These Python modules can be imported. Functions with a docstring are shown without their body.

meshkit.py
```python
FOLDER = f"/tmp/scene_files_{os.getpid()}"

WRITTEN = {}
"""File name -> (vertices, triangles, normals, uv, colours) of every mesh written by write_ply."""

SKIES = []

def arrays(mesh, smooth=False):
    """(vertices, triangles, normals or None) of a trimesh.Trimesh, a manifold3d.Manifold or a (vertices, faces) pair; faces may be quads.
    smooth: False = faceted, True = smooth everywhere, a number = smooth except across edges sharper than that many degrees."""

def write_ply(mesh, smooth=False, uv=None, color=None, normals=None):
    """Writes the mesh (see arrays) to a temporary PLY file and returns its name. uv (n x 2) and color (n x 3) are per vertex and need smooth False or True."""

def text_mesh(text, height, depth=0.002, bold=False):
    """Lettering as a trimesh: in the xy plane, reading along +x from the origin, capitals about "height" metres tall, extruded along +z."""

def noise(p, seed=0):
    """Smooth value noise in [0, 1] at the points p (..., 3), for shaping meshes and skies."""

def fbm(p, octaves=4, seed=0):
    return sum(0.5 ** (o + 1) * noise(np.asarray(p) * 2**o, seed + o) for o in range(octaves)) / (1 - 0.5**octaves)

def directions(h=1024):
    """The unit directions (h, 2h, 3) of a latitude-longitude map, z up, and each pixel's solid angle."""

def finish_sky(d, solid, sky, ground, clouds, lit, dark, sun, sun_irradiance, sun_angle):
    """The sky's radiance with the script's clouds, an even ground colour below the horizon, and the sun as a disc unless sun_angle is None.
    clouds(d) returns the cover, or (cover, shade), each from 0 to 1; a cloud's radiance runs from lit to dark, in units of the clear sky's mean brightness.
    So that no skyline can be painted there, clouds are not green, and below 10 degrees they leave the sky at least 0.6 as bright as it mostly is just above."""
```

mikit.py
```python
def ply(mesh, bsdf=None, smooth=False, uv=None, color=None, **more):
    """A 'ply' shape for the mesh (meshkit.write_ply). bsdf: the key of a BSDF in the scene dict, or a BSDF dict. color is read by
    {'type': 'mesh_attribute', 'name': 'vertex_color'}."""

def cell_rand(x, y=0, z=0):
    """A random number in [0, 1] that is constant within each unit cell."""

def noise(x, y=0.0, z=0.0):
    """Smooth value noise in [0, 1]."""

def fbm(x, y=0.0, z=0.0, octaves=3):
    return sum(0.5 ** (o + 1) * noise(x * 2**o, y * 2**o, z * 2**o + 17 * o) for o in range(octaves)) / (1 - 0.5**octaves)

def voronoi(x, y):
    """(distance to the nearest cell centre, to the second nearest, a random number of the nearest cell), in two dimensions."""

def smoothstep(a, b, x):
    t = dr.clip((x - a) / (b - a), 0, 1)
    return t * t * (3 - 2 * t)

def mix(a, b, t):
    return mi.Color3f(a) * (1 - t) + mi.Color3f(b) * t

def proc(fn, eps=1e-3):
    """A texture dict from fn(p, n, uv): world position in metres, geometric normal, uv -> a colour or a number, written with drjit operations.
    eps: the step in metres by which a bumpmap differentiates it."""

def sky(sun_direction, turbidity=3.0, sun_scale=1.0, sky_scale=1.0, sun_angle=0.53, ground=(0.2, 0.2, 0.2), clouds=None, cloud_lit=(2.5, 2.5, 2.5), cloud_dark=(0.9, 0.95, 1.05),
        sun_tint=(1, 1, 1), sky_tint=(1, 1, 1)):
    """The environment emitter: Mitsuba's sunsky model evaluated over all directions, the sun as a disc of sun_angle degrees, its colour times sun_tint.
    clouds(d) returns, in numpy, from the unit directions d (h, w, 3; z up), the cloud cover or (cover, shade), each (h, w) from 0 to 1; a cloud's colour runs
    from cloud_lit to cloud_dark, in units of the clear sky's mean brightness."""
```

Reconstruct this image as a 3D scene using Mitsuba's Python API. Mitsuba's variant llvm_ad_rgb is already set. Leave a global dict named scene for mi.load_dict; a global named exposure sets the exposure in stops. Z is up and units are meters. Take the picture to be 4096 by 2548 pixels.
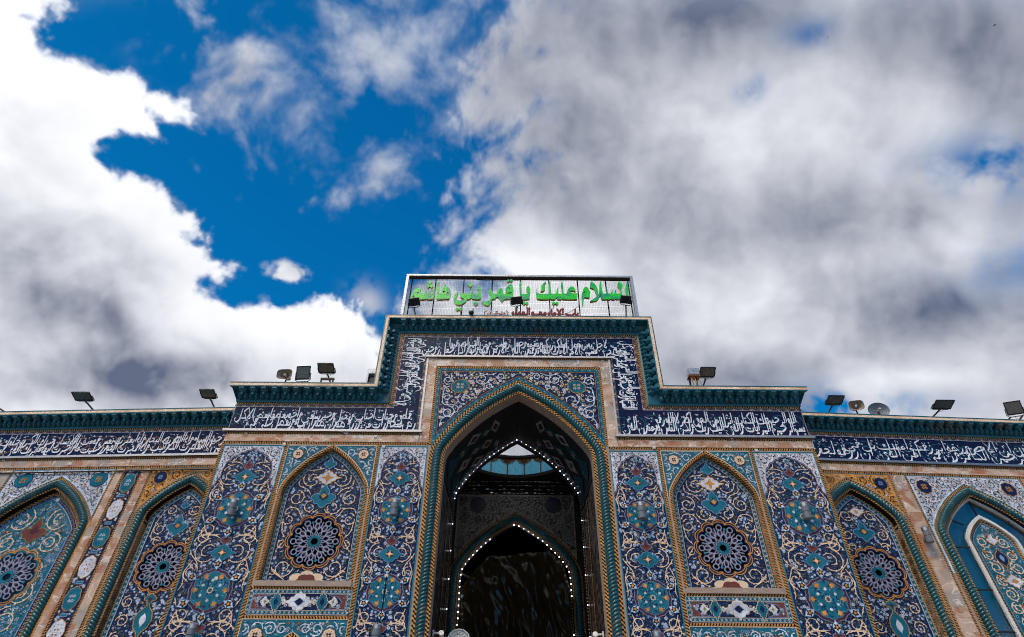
import math, random
import numpy as np
import drjit as dr
import mitsuba as mi
import trimesh
import shapely
from shapely import affinity
from shapely.geometry import Polygon, LineString, box as sbox
from shapely.ops import unary_union
from scipy.spatial import cKDTree
import mikit, meshkit
from mikit import proc, noise, fbm, smoothstep, mix, cell_rand

T = mi.ScalarTransform4f
rng = np.random.default_rng(7)
PI = math.pi
scene, labels = {}, {}

# ------------------------------------------------------------------ camera, sky, exposure
PITCH, ROLL = math.radians(41.1), 0.0085
_f = np.array([0, math.cos(PITCH), math.sin(PITCH)])
_u = np.array([0, -math.sin(PITCH), math.cos(PITCH)]) * math.cos(ROLL) - np.array([1, 0, 0]) * math.sin(ROLL)
EYE = np.array([-0.2, -15.0, 1.6])
scene['camera'] = {'type': 'perspective', 'fov': 77.55, 'fov_axis': 'x', 'near_clip': 0.1, 'far_clip': 2000.0,
                   'to_world': T().look_at(origin=EYE.tolist(), target=(EYE + _f).tolist(), up=_u.tolist())}
exposure = 1.85

CL_L = [(-.628, .409), (-.648, .439), (-.711, .459), (-.70, .491), (-.655, .491), (-.621, .533), (-.595, .559), (-.571, .596), (-.586, .626), (-.643, .667), (-.715, .706), (-.67, .733), (-.663, .786), (-.655, .843), (-.667, .918), (-.629, .947), (-.601, .961), (-.613, 1.015), (-.669, 1.081), (-.638, 1.111), (-.545, 1.071), (-.457, 1.062), (-.387, 1.086), (-.345, 1.147), (-.315, 1.184), (-.26, 1.292), (-.212, 1.56), (-.2, 9), (-9, 9), (-9, .1), (-.9, .1), (-.75, .3)]
CL_R = [(.03, .1), (.02, .3), (.008, .404), (-.031, .457), (-.067, .49), (-.074, .546), (-.067, .596), (-.006, .61), (.025, .645), (.017, .677), (-.043, .699), (-.059, .744), (-.031, .792), (-.021, .843), (-.079, .898), (-.11, .993), (-.147, 1.127), (-.176, 1.56), (-.2, 9), (9, 9), (9, -1), (.3, -1)]
CL_M = [(-.338, .548), (-.289, .492), (-.235, .436), (-.174, .38), (-.1, .33), (.03, .33), (-.063, .49), (-.077, .532), (-.149, .546), (-.187, .579), (-.218, .617), (-.282, .659), (-.312, .628), (-.341, .599), (-.395, .571)]


def signed(poly, x, y):
    """distance to the outline, positive inside"""
    p = np.asarray(poly, float); n = len(p)
    d2 = np.full(x.shape, 1e9); inside = np.zeros(x.shape, bool)
    for i in range(n):
        a, b = p[i], p[(i + 1) % n]
        e = b - a; wx, wy = x - a[0], y - a[1]
        t = np.clip((wx * e[0] + wy * e[1]) / (e @ e), 0, 1)
        d2 = np.minimum(d2, (wx - t * e[0]) ** 2 + (wy - t * e[1]) ** 2)
        cond = ((a[1] > y) != (b[1] > y))
        if abs(e[1]) > 1e-12:
            inside ^= cond & (x < a[0] + (y - a[1]) * e[0] / e[1])
    return np.where(inside, 1, -1) * np.sqrt(d2)


def perlin(x, y, seed):
    """gradient noise, about -.7 to .7"""
    i, j = np.floor(x).astype(np.int64), np.floor(y).astype(np.int64)
    fx, fy = x - i, y - j

    def corner(a, b):
        h = ((i + a) * 374761393 + (j + b) * 668265263 + seed * 144665) & 0xFFFFFFFF
        h = ((h ^ (h >> 13)) * 1274126177) & 0xFFFFFFFF
        an = ((h ^ (h >> 16)) & 0xFFFF) * (2 * PI / 65536)
        return np.cos(an) * (fx - a) + np.sin(an) * (fy - b)
    u, v = fx ** 3 * (fx * (6 * fx - 15) + 10), fy ** 3 * (fy * (6 * fy - 15) + 10)
    return (corner(0, 0) * (1 - u) + corner(1, 0) * u) * (1 - v) + (corner(0, 1) * (1 - u) + corner(1, 1) * u) * v


def turb(x, y, f, octaves, seed, gain=.5, fold=False):
    """fractal sum of turned octaves; fold gives rounded billows (0 in the creases, 1 on the crowns)"""
    out, amp, tot = 0, 1.0, 0
    c, s = math.cos(.83), math.sin(.83)
    x, y = x * f + seed * 3.1, y * f - seed * 1.7
    for o in range(octaves):
        n = perlin(x, y, seed + o)
        out = out + amp * (np.minimum(np.abs(n) * 2.2, 1.2) if fold else n); tot += amp
        x, y = (c * x - s * y) * 2.07 + 5.3, (s * x + c * y) * 2.07 + 1.9
        amp *= gain
    return out / tot


def clouds(d):
    z = np.maximum(d[..., 2], 0.12)
    x, y = d[..., 0] / z, d[..., 1] / z
    k = 1 / (1 + np.maximum(d[..., 2], 0))
    sx, sy = d[..., 0] * k, d[..., 1] * k                       # noise is drawn on the sphere, the outlines on the cloud ceiling
    wx, wy = turb(sx, sy, 9, 3, 71), turb(sx, sy, 9, 3, 83)
    ux, uy = sx + .030 * wx, sy + .030 * wy
    n1 = turb(ux, uy, 13, 6, 3, .55)
    n2 = turb(ux, uy, 46, 4, 9, .6)
    n3 = turb(ux, uy, 5.5, 6, 21, .5)
    bil = lambda ax, ay: turb(ux + ax, uy + ay, 15, 5, 33, .52, True)
    b1 = bil(0, 0)
    soft = lambda ax, ay: turb(ux + ax, uy + ay, 10, 4, 51, .42)
    rel = .30 * (b1 - bil(.007, -.009)) + .75 * (soft(0, 0) - soft(.016, -.020))   # relief of the billows, lit from the upper left
    n4 = turb(ux, uy, 2.9, 4, 91, .45)
    rel2 = n3 - turb(ux + .022, uy - .022, 5.5, 6, 21, .5)
    wob = .15 * n1 + .08 * n2 + .07 * (b1 - .45)
    cl = lambda v: np.clip(v, 0, 1)
    sm = lambda a, b, v: cl((v - a) / (b - a)) ** 2 * (3 - 2 * cl((v - a) / (b - a)))
    sL, sR, sM = signed(CL_L, x + .06 * wx, y + .06 * wy), signed(CL_R, x + .05 * wx, y + .05 * wy), signed(CL_M, x, y)
    cL = sm(-.020, .022, sL + .85 * wob - .018)
    cR = sm(-.07, .09, sR + 1.7 * wob + .02)
    cM = sm(-.12, .12, sM + 2.0 * wob + .05) * cl(.58 + 1.7 * n1 + .9 * n3 + .4 * (b1 - .45))
    g = lambda a, b, r, r2=None: np.exp(-((x - a) / r) ** 2 - ((y - b) / (r2 or r)) ** 2)
    wisp = g(-.47, .43, .12, .10) * .85 * sm(-.10, .40, n1 + .5 * n2) + g(-.56, .40, .05, .05) * .5 * sm(-.1, .4, n1) + sm(.28, .80, g(-.492, 1.0, .055, .036) * (1 + 2.4 * n2 + 2.4 * n1)) + .8 * g(-.335, 1.09, .035, .05) * sm(-.1, .3, n2 + n1 + .03) + .30 * g(-.22, .70, .10, .06) * sm(-.05, .35, n2 + n1)
    hole = g(.93, .70, .17, .07) * 1.2 + g(.86, 1.50, .13, .09) * 1.5 + g(.47, .46, .05, .025) * .8 + g(.40, .555, .03, .03) * .8 + g(1.0, 1.52, .22, .07) * 1.0 + g(1.15, .95, .2, .1) * .6
    cR = cR * (1 - cl(hole * sm(-.28, .22, -n1 - .4 * n2 + .02)))
    far = sm(-.12, .22, n3 + .5 * n1)                           # away from the photographed part: broken cloud of the same kind
    front = sm(.25, .45, y)
    cover = np.maximum.reduce([cL, cR, cM, cl(wisp)])
    cover = cover * front + far * (1 - front)
    # shade: 0 = sunlit, 1 = grey underside
    gl = g(-1.04, 1.02, .26, .24) * .50 + g(-1.15, 1.45, .50, .20) * .52 + g(-.74, 1.42, .34, .14) * .40 + g(-.90, .62, .10, .05) * .10
    thick = sm(.01, .25, sL)
    shL = cl(.03 + gl * (1 + .9 * n1 + 1.3 * n3) - .55 * rel * (.30 + gl) + thick * np.maximum(0, .35 * n3 + .30 * n4 + .15 * n1 - .40 * rel))
    gr = .50 + g(.33, .43, .30, .10) * .34 + g(.13, .80, .12, .22) * .10 - g(.45, .60, .24, .12) * .30 + g(.62, .84, .30, .09) * .30 - g(.08, 1.02, .22, .16) * .62 + g(.98, 1.12, .20, .15) * .45 - g(.40, 1.15, .25, .15) * .10 - g(.66, 1.22, .14, .08) * .25 - g(.98, .90, .15, .07) * .30 + g(.80, .50, .14, .10) * .15 - g(1.05, 1.38, .22, .06) * .30 + g(.45, 1.35, .3, .1) * .12
    shR = .14 + .86 * cl(gr + .04 + .75 * n4 + .60 * n3 + .30 * n1 + .10 * n2 - .55 * rel - .7 * rel2)
    shM = cl(.36 + .7 * n1 - .7 * rel)
    w = sm(-.10, .06, sR)
    shade = np.where(cL > .4, shL, shR * w + (1 - w) * shM)
    shade = shade * front + (1 - front) * cl(.45 + n3 + n1)
    return cl(cover), cl(shade)


scene['sky'] = mikit.sky([-0.30, -0.50, 0.81], turbidity=2.6, sun_scale=0.62, sun_angle=34.0, sky_scale=1.0, clouds=clouds,
                         cloud_lit=(4.0, 4.05, 4.2), cloud_dark=(0.46, 0.56, 0.88), sky_tint=(0.01, 0.82, 1.14), sun_tint=(1, .97, .95))

# ------------------------------------------------------------------ materials
def rgb(c): return {'type': 'rgb', 'value': list(map(float, c))}


def glaze(c, rough=.25, spec=.18, **k):
    return {'type': 'twosided', 'bsdf': {'type': 'principled', 'base_color': rgb(c) if not isinstance(c, dict) else c, 'roughness': rough, 'specular': spec, **k}}


def tiled(c, var=.35, size=.16, dirt=(.10, .08, .06), dirty=.05):
    """glaze that differs a little from fired tile to fired tile, with thin joints' worth of grime"""
    c = np.array(c, float)

    def fn(p, n, uv):
        r = cell_rand(p.x / size, p.z / size, 3)
        g = smoothstep(.52, .80, fbm(p.x * 1.3, p.z * .45 + 9, p.y, 4))
        v = 1 - var * .5 + var * r + .25 * (noise(p.x * 23, p.z * 23, p.y) - .5)
        fx, fz = p.x / size, p.z / size
        j = dr.minimum(dr.minimum(fx - dr.floor(fx), dr.ceil(fx) - fx), dr.minimum(fz - dr.floor(fz), dr.ceil(fz) - fz))
        return mix(mix(mi.Color3f(*c.tolist()) * v, mi.Color3f(*dirt), g * dirty), mi.Color3f(.06, .07, .10), .45 * (1 - smoothstep(.010, .030, j)))
    return proc(fn)


MAT = dict(navy=(.006, .012, .062), night=(.005, .008, .045), white=(.62, .65, .74), cream=(.74, .55, .39), teal=(.010, .135, .20), aqua=(.02, .20, .30), blue=(.02, .17, .36),
           gold=(.62, .27, .05), black=(.006, .006, .008), maroon=(.075, .022, .028), olive=(.26, .24, .06), sky_blue=(.20, .32, .55), rust=(.15, .045, .035), letter=(.74, .76, .84), faience=(.27, .29, .42))
for k, c in MAT.items():
    scene['m_' + k] = glaze(tiled(c, dirty=.25 if k in ('white', 'gold') else .05) if k in ('navy', 'teal', 'white', 'night', 'gold') else c)
scene['m_cornice'] = {'type': 'twosided', 'bsdf': {'type': 'principled', 'roughness': .38, 'specular': .4, 'base_color': proc(lambda p, n, uv: mix(
    mi.Color3f(.012, .105, .145) * (.8 + .4 * noise(p.x * 3.1, p.z * 3.1, p.y * 3)), mi.Color3f(.10, .065, .04), .55 * smoothstep(.60, .80, fbm(p.x * 1.7, p.z * 2.2 + 31, p.y * 2, 4))))}}
scene['m_rope'] = {'type': 'twosided', 'bsdf': {'type': 'principled', 'roughness': .20, 'specular': .6, 'base_color': proc(lambda p, n, uv: mix(
    mi.Color3f(.008, .085, .105) * (.75 + .5 * noise(p.x * 5, p.z * 5, p.y * 5)), mi.Color3f(.16, .15, .12), .5 * smoothstep(.62, .78, fbm(p.x * 4, p.z * 4, 2.0, 4))))}}


def marble(p, n, uv):
    slab = cell_rand(p.x / .93 + 50, p.z / .61, 5) * 19
    wx = fbm(p.x * 1.6 + slab, p.z * 1.6, slab, 5)
    t = fbm(p.x * 2.3 + 3.2 * wx, p.z * 3.4 + 3.6 * wx, slab + 4, 5)
    vein = 1 - dr.abs(2 * fbm(p.x * 2.1 + 2.6 * wx + slab, p.z * 2.6 + 9, 7.0, 4) - 1)
    c = mix((.40, .21, .115), (.56, .40, .295), smoothstep(.34, .60, t))
    c = mix(c, (.36, .31, .27), .9 * smoothstep(.52, .66, wx))
    c = mix(c, (.74, .66, .60), .75 * smoothstep(.93, .99, vein))
    return mix(c, (.38, .13, .05), .80 * smoothstep(.55, .74, fbm(p.x * 3.9 + slab, p.z * 3.3 + 4 * wx, 2.0, 4)))


scene['m_marble'] = {'type': 'twosided', 'bsdf': {'type': 'principled', 'roughness': .32, 'specular': .45, 'base_color': proc(marble)}}
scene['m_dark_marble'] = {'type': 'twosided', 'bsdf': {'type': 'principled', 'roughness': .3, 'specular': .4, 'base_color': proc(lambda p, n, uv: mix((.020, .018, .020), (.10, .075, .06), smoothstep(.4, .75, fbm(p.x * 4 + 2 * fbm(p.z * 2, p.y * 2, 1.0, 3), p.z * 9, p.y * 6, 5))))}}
scene['m_stone'] = glaze(proc(lambda p, n, uv: mix((.40, .31, .25), (.27, .20, .16), fbm(p.x * 6, p.z * 14, p.y * 6, 4))), .55, .3)
scene['m_fascia'] = glaze(proc(lambda p, n, uv: mix((.80, .60, .43), (.62, .38, .22), smoothstep(.42, .72, fbm(p.x * 2.2, p.z * 2.2 + 5, p.y * 3, 5)))), .45, .35)
scene['m_steel'] = {'type': 'twosided', 'bsdf': {'type': 'roughconductor', 'alpha': .35, 'specular_reflectance': rgb((.34, .34, .36))}}
scene['m_alu'] = glaze((.36, .40, .46), .35, .5, metallic=.4)
scene['m_iron'] = glaze((.030, .022, .018), .6, .3)
scene['m_dark_metal'] = glaze((.014, .014, .016), .45, .4)
scene['m_lamp_grey'] = glaze((.14, .16, .19), .5, .4)
scene['m_lamp_glass'] = glaze((.10, .095, .085), .15, .6)
scene['m_horn'] = glaze((.30, .22, .16), .5, .3)
scene['m_green_sign'] = glaze(proc(lambda p, n, uv: mix((.004, .60, .03), (.004, .34, .14), smoothstep(.40, .66, fbm(p.x * 6, p.z * 6, 3.0, 4)))), .3, .4)
scene['m_brass'] = glaze(proc(lambda p, n, uv: mix((.62, .40, .14), (.22, .12, .05), smoothstep(.4, .7, fbm(p.x * 9, p.z * 9, p.y * 9, 3)))), .4, .5, metallic=.5)
scene['m_sign_red'] = glaze((.20, .018, .028), .3, .3)
scene['m_plaster'] = glaze((.55, .58, .56), .6, .2)
scene['m_white_plastic'] = glaze((.62, .62, .60), .35, .5)
scene['m_pane'] = {'type': 'thindielectric', 'int_ior': 1.5}
scene['m_blue_board'] = glaze((.004, .055, .10), .25, .5)
scene['m_drum_pane'] = {'type': 'principledthin', 'base_color': rgb((.18, .60, .78)), 'roughness': .3, 'diff_trans': 1.3, 'spec_trans': 0.0}
scene['m_drum_clear'] = {'type': 'principledthin', 'base_color': rgb((.80, .84, .86)), 'roughness': .5, 'diff_trans': 1.6, 'spec_trans': 0.0}
scene['m_mirror'] = {'type': 'twosided', 'bsdf': {'type': 'roughconductor', 'alpha': .06, 'specular_reflectance': rgb((.80, .78, .76))}}
scene['m_copper'] = glaze((.25, .10, .04), .35, .5, metallic=.6)
scene['m_sheet'] = {'type': 'principledthin', 'base_color': rgb((.07, .045, .015)), 'roughness': .13, 'diff_trans': .4, 'spec_trans': .35, 'eta': 1.8}
scene['m_bulb_off'] = glaze((.42, .36, .28), .2, .5)
scene['m_bulb_on'] = glaze((.8, .8, .8), .3)
scene['m_paving'] = glaze(proc(lambda p, n, uv: mix((.22, .20, .18), (.15, .14, .13), fbm(p.x * 2, p.y * 2, 0.0, 4)) * (.9 + .2 * cell_rand(p.x / .8, p.y / .8, 1))), .6, .3)
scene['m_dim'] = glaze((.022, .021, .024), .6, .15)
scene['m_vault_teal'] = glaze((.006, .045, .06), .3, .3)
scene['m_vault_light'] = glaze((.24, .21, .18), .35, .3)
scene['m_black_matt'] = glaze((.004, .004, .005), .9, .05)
scene['m_back_light'] = glaze((.30, .27, .24), .35, .4)

# ------------------------------------------------------------------ helpers
_used = {}


def key_for(name, parent=None):
    base = f'{parent}__{name}' if parent else name
    n = _used.get(base, 0); _used[base] = n + 1
    return base if n == 0 else f'{base}_{n:03d}'


def put(name, mesh, mat, parent=None, smooth=False, stuff=False, **more):
    k = key_for(name, parent)
    scene[k] = mikit.ply(mesh, 'm_' + mat, smooth=smooth, **more)
    if stuff: labels[k] = {'kind': 'stuff'}
    return k


def empty(name, label, cat, group=None):
    k = key_for(name)
    labels[k] = {'label': label, 'category': cat}
    if group: labels[k]['group'] = group
    return k


def holder(name, parent): return key_for(name, parent)


def tag(k, label, cat=None, group=None):
    labels.setdefault(k, {})['label'] = label
    if cat: labels[k]['category'] = cat
    if group: labels[k]['group'] = group


# frames: (u, z, d) on a wall -> world; d is the distance the point stands proud of the wall
def F_main(v): v = np.asarray(v, float); return np.stack([v[:, 0], -v[:, 2], v[:, 1]], -1)


def F_flank(s):
    dz = .04 if s < 0 else -.04
    return lambda v: (lambda v: np.stack([s * v[:, 0], -v[:, 2], v[:, 1] + dz], -1))(np.asarray(v, float))


WING_DZ = .12


def F_wing(s):
    def f(v):
        v = np.asarray(v, float)
        u, z, d = v[:, 0], v[:, 1], v[:, 2]
        lean = .018 * np.maximum(u - 8.6, 0) * np.clip(10.3 - z, 0, 20)
        return np.stack([s * (u + lean), 1.45 + .05 * (u - 8) - d, z + WING_DZ], -1)
    return f


def F_at(y): return lambda v: (lambda v: np.stack([v[:, 0], y - v[:, 2], v[:, 1]], -1))(np.asarray(v, float))


def tri(poly):
    vs, fs, n = [], [], 0
    for g in getattr(poly, 'geoms', [poly]):
        if g.geom_type != 'Polygon' or g.area < 1e-8: continue
        v, f = trimesh.creation.triangulate_polygon(g, engine='earcut')
        vs.append(np.asarray(v)); fs.append(np.asarray(f) + n); n += len(v)
    return np.vstack(vs), np.vstack(fs)


def slab(poly, d0, d1, frame):
    """polygon extruded between two depths, in the frame"""
    ms = []
    for g in getattr(poly, 'geoms', [poly]):
        if g.geom_type != 'Polygon' or g.area < 1e-7: continue
        m = trimesh.creation.extrude_polygon(g, d1 - d0, engine='earcut')
        ms.append(m)
    m = trimesh.util.concatenate(ms)
    v = np.array(m.vertices); v[:, 2] += d0
    return frame(v), np.array(m.faces)


def ribbon(pts, w, closed=False):
    """flat strip along a polyline -> (verts 2D, faces); w: full width, number or per point"""
    p = np.asarray(pts, float)
    if closed: p = np.vstack([p, p[:1]])
    t = np.gradient(p, axis=0) if not closed else np.vstack([(p[1] - p[-2])[None], p[2:] - p[:-2], (p[1] - p[-2])[None]])
    t /= np.linalg.norm(t, axis=1, keepdims=True) + 1e-12
    n = np.stack([-t[:, 1], t[:, 0]], -1) * (np.broadcast_to(w, (len(p),)) / 2)[:, None]
    v = np.empty((2 * len(p), 2)); v[0::2] = p + n; v[1::2] = p - n
    i = np.arange(len(p) - 1) * 2
    f = np.vstack([np.stack([i, i + 1, i + 3], -1), np.stack([i, i + 3, i + 2], -1)])
    return v, f


def smooth_path(pts, n=8, closed=False):
    """Catmull-Rom through the points"""
    p = np.asarray(pts, float)
    q = np.vstack([p[-1:], p, p[:2]]) if closed else np.vstack([2 * p[0] - p[1], p, 2 * p[-1] - p[-2]])
    out = []
    t = np.linspace(0, 1, n, endpoint=False)[:, None]
    for i in range(1, len(q) - 2):
        a, b, c, d = q[i - 1], q[i], q[i + 1], q[i + 2]
        out.append(.5 * (2 * b + (c - a) * t + (2 * a - 5 * b + 4 * c - d) * t ** 2 + (3 * b - a - 3 * c + d) * t ** 3))
    if not closed: out.append(p[-1:])
    return np.vstack(out)


def resample(p, step):
    p = np.asarray(p, float)
    s = np.concatenate([[0], np.cumsum(np.linalg.norm(np.diff(p, axis=0), axis=1))])
    n = max(2, int(round(s[-1] / step)) + 1)
    t = np.linspace(0, s[-1], n)
    return np.stack([np.interp(t, s, p[:, k]) for k in range(p.shape[1])], -1), t


class Mosaic:
    """flat pieces collected by (part name, colour, layer); each becomes one sheet of glazed pieces"""
    def __init__(self): self.d = {}

    def add(self, name, mat, V, F, layer):
        self.d.setdefault((name, mat, layer), []).append((np.asarray(V, float), np.asarray(F, int)))

    def poly(self, name, mat, poly, layer): self.add(name, mat, *tri(poly), layer)

    def stamp(self, name, mat, st, P, layer):
        """st = (V, F); P rows x, y, scale, angle"""
        P = np.atleast_2d(np.asarray(P, float))
        if P.size == 0: return
        V, F = st
        c, s = np.cos(P[:, 3]) * P[:, 2], np.sin(P[:, 3]) * P[:, 2]
        x = P[:, 0:1] + c[:, None] * V[None, :, 0] - s[:, None] * V[None, :, 1]
        y = P[:, 1:2] + s[:, None] * V[None, :, 0] + c[:, None] * V[None, :, 1]
        W = np.stack([x, y], -1).reshape(-1, 2)
        G = (F[None] + (np.arange(len(P)) * len(V))[:, None, None]).reshape(-1, 3)
        self.add(name, mat, W, G, layer)

    def emit(self, parent, frame, step=.004, base=.004, remap=None):
        for (name, mat, layer), parts in self.d.items():
            n, vs, fs = 0, [], []
            for v, f in parts:
                vs.append(v); fs.append(f + n); n += len(v)
            v = np.vstack(vs)
            mat = (remap or {}).get(mat, mat)
            put(name, (frame(np.column_stack([v, np.full(len(v), base + step * layer)])), np.vstack(fs)), mat, parent, stuff=len(parts) > 1)


def star_stamp(n, r_in, phase=0.0):
    a = np.arange(2 * n) * PI / n + phase
    r = np.where(np.arange(2 * n) % 2 == 0, 1.0, r_in)
    v = np.vstack([[0, 0], np.stack([r * np.cos(a), r * np.sin(a)], -1)])
    i = np.arange(2 * n)
    return v, np.stack([np.zeros_like(i), i + 1, (i + 1) % (2 * n) + 1], -1)


def disc_stamp(n=7):
    a = np.arange(n) * 2 * PI / n
    i = np.arange(n)
    return np.vstack([[0, 0], np.stack([np.cos(a), np.sin(a)], -1)]), np.stack([i * 0, i + 1, (i + 1) % n + 1], -1)


def outline_stamp(pts): return tri(Polygon(pts).buffer(0))


S_FLOWER8, S_FLOWER6, S_FLOWER5, S_DISC = star_stamp(8, .68), star_stamp(6, .62), star_stamp(5, .55), disc_stamp()
S_LEAF = outline_stamp([(0, 0), (.35, .22), (.8, .25), (1, .02), (.7, .02), (.35, -.08)])
S_COMMA = ribbon(smooth_path([(0, 0), (.4, .25), (.75, .18), (1, -.15)], 3), [.10, .16, .22, .30, .34, .30, .24, .16, .10, .04][:10])
S_HALF = outline_stamp([(-.25, -.05), (.1, .12), (.25, .42), (.62, .62), (.48, .34), (.95, .30), (.62, .10), (1.0, -.12), (.5, -.10), (.1, -.14)])
S_DIAM = (np.array([[1., 0], [0, 1], [-1, 0], [0, -1]]), np.array([[0, 1, 2], [0, 2, 3]]))


def mirror(P):
    P = np.asarray(P, float).copy(); P[:, 0] *= -1; P[:, 3] = PI - P[:, 3]; return P


def spiral(cx, cy, r, a0=0.0, turns=1.35, cw=1, n=44):
    t = np.linspace(0, 1, n)
    rr = r * (1 - .72 * t ** .9)
    a = a0 + cw * t * turns * 2 * PI
    return np.stack([cx + rr * np.cos(a), cy + rr * np.sin(a)], -1)


def lobed(cx, cy, rx, ry, n, amp, phase=0.0, pts=96, sharp=.6):
    a = np.linspace(0, 2 * PI, pts, endpoint=False)
    r = 1 + amp * (2 * np.abs(np.cos(n * a / 2 + phase)) ** sharp - 1)
    return Polygon(np.stack([cx + rx * r * np.cos(a), cy + ry * r * np.sin(a)], -1))


def sym_poly(half, cx, cy, s):
    """outline given by its right half, top to bottom"""
    h = np.asarray(half, float) * s
    p = np.vstack([h, (h * [-1, 1])[::-1]])
    return affinity.translate(Polygon(p).buffer(0), cx, cy)


PALMETTE = [(0, 1.0), (.12, .72), (.30, .48), (.36, .22), (.28, .10), (.55, .16), (.86, .02), (.92, -.22), (.70, -.34), (.60, -.58), (.34, -.62), (.20, -.80), (0, -.95)]
LOZENGE = [(0, .75), (.10, .58), (.34, .52), (.42, .34), (.66, .30), (.74, .10), (1.15, 0), (.74, -.10), (.66, -.30), (.42, -.34), (.34, -.52), (.10, -.58), (0, -.75)]
DROP = [(0, 1.0), (.14, .70), (.46, .42), (.60, 0), (.46, -.42), (.16, -.66), (0, -1.0)]


def shape(M, half, cx, cy, s, fill, rim, name, layer=3, core=None, rot=0.0, sx=1.0, rimw=.018):
    p = sym_poly(half, 0, 0, s)
    p = affinity.translate(affinity.rotate(affinity.scale(p, sx, 1, origin=(0, 0)), rot, origin=(0, 0)), cx, cy)
    M.poly(name, rim, p.buffer(rimw), layer)
    M.poly(name, fill, p, layer + 1)
    if core: M.poly(name, core, affinity.scale(p, .38, .42), layer + 2)
    return p.buffer(rimw)


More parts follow.
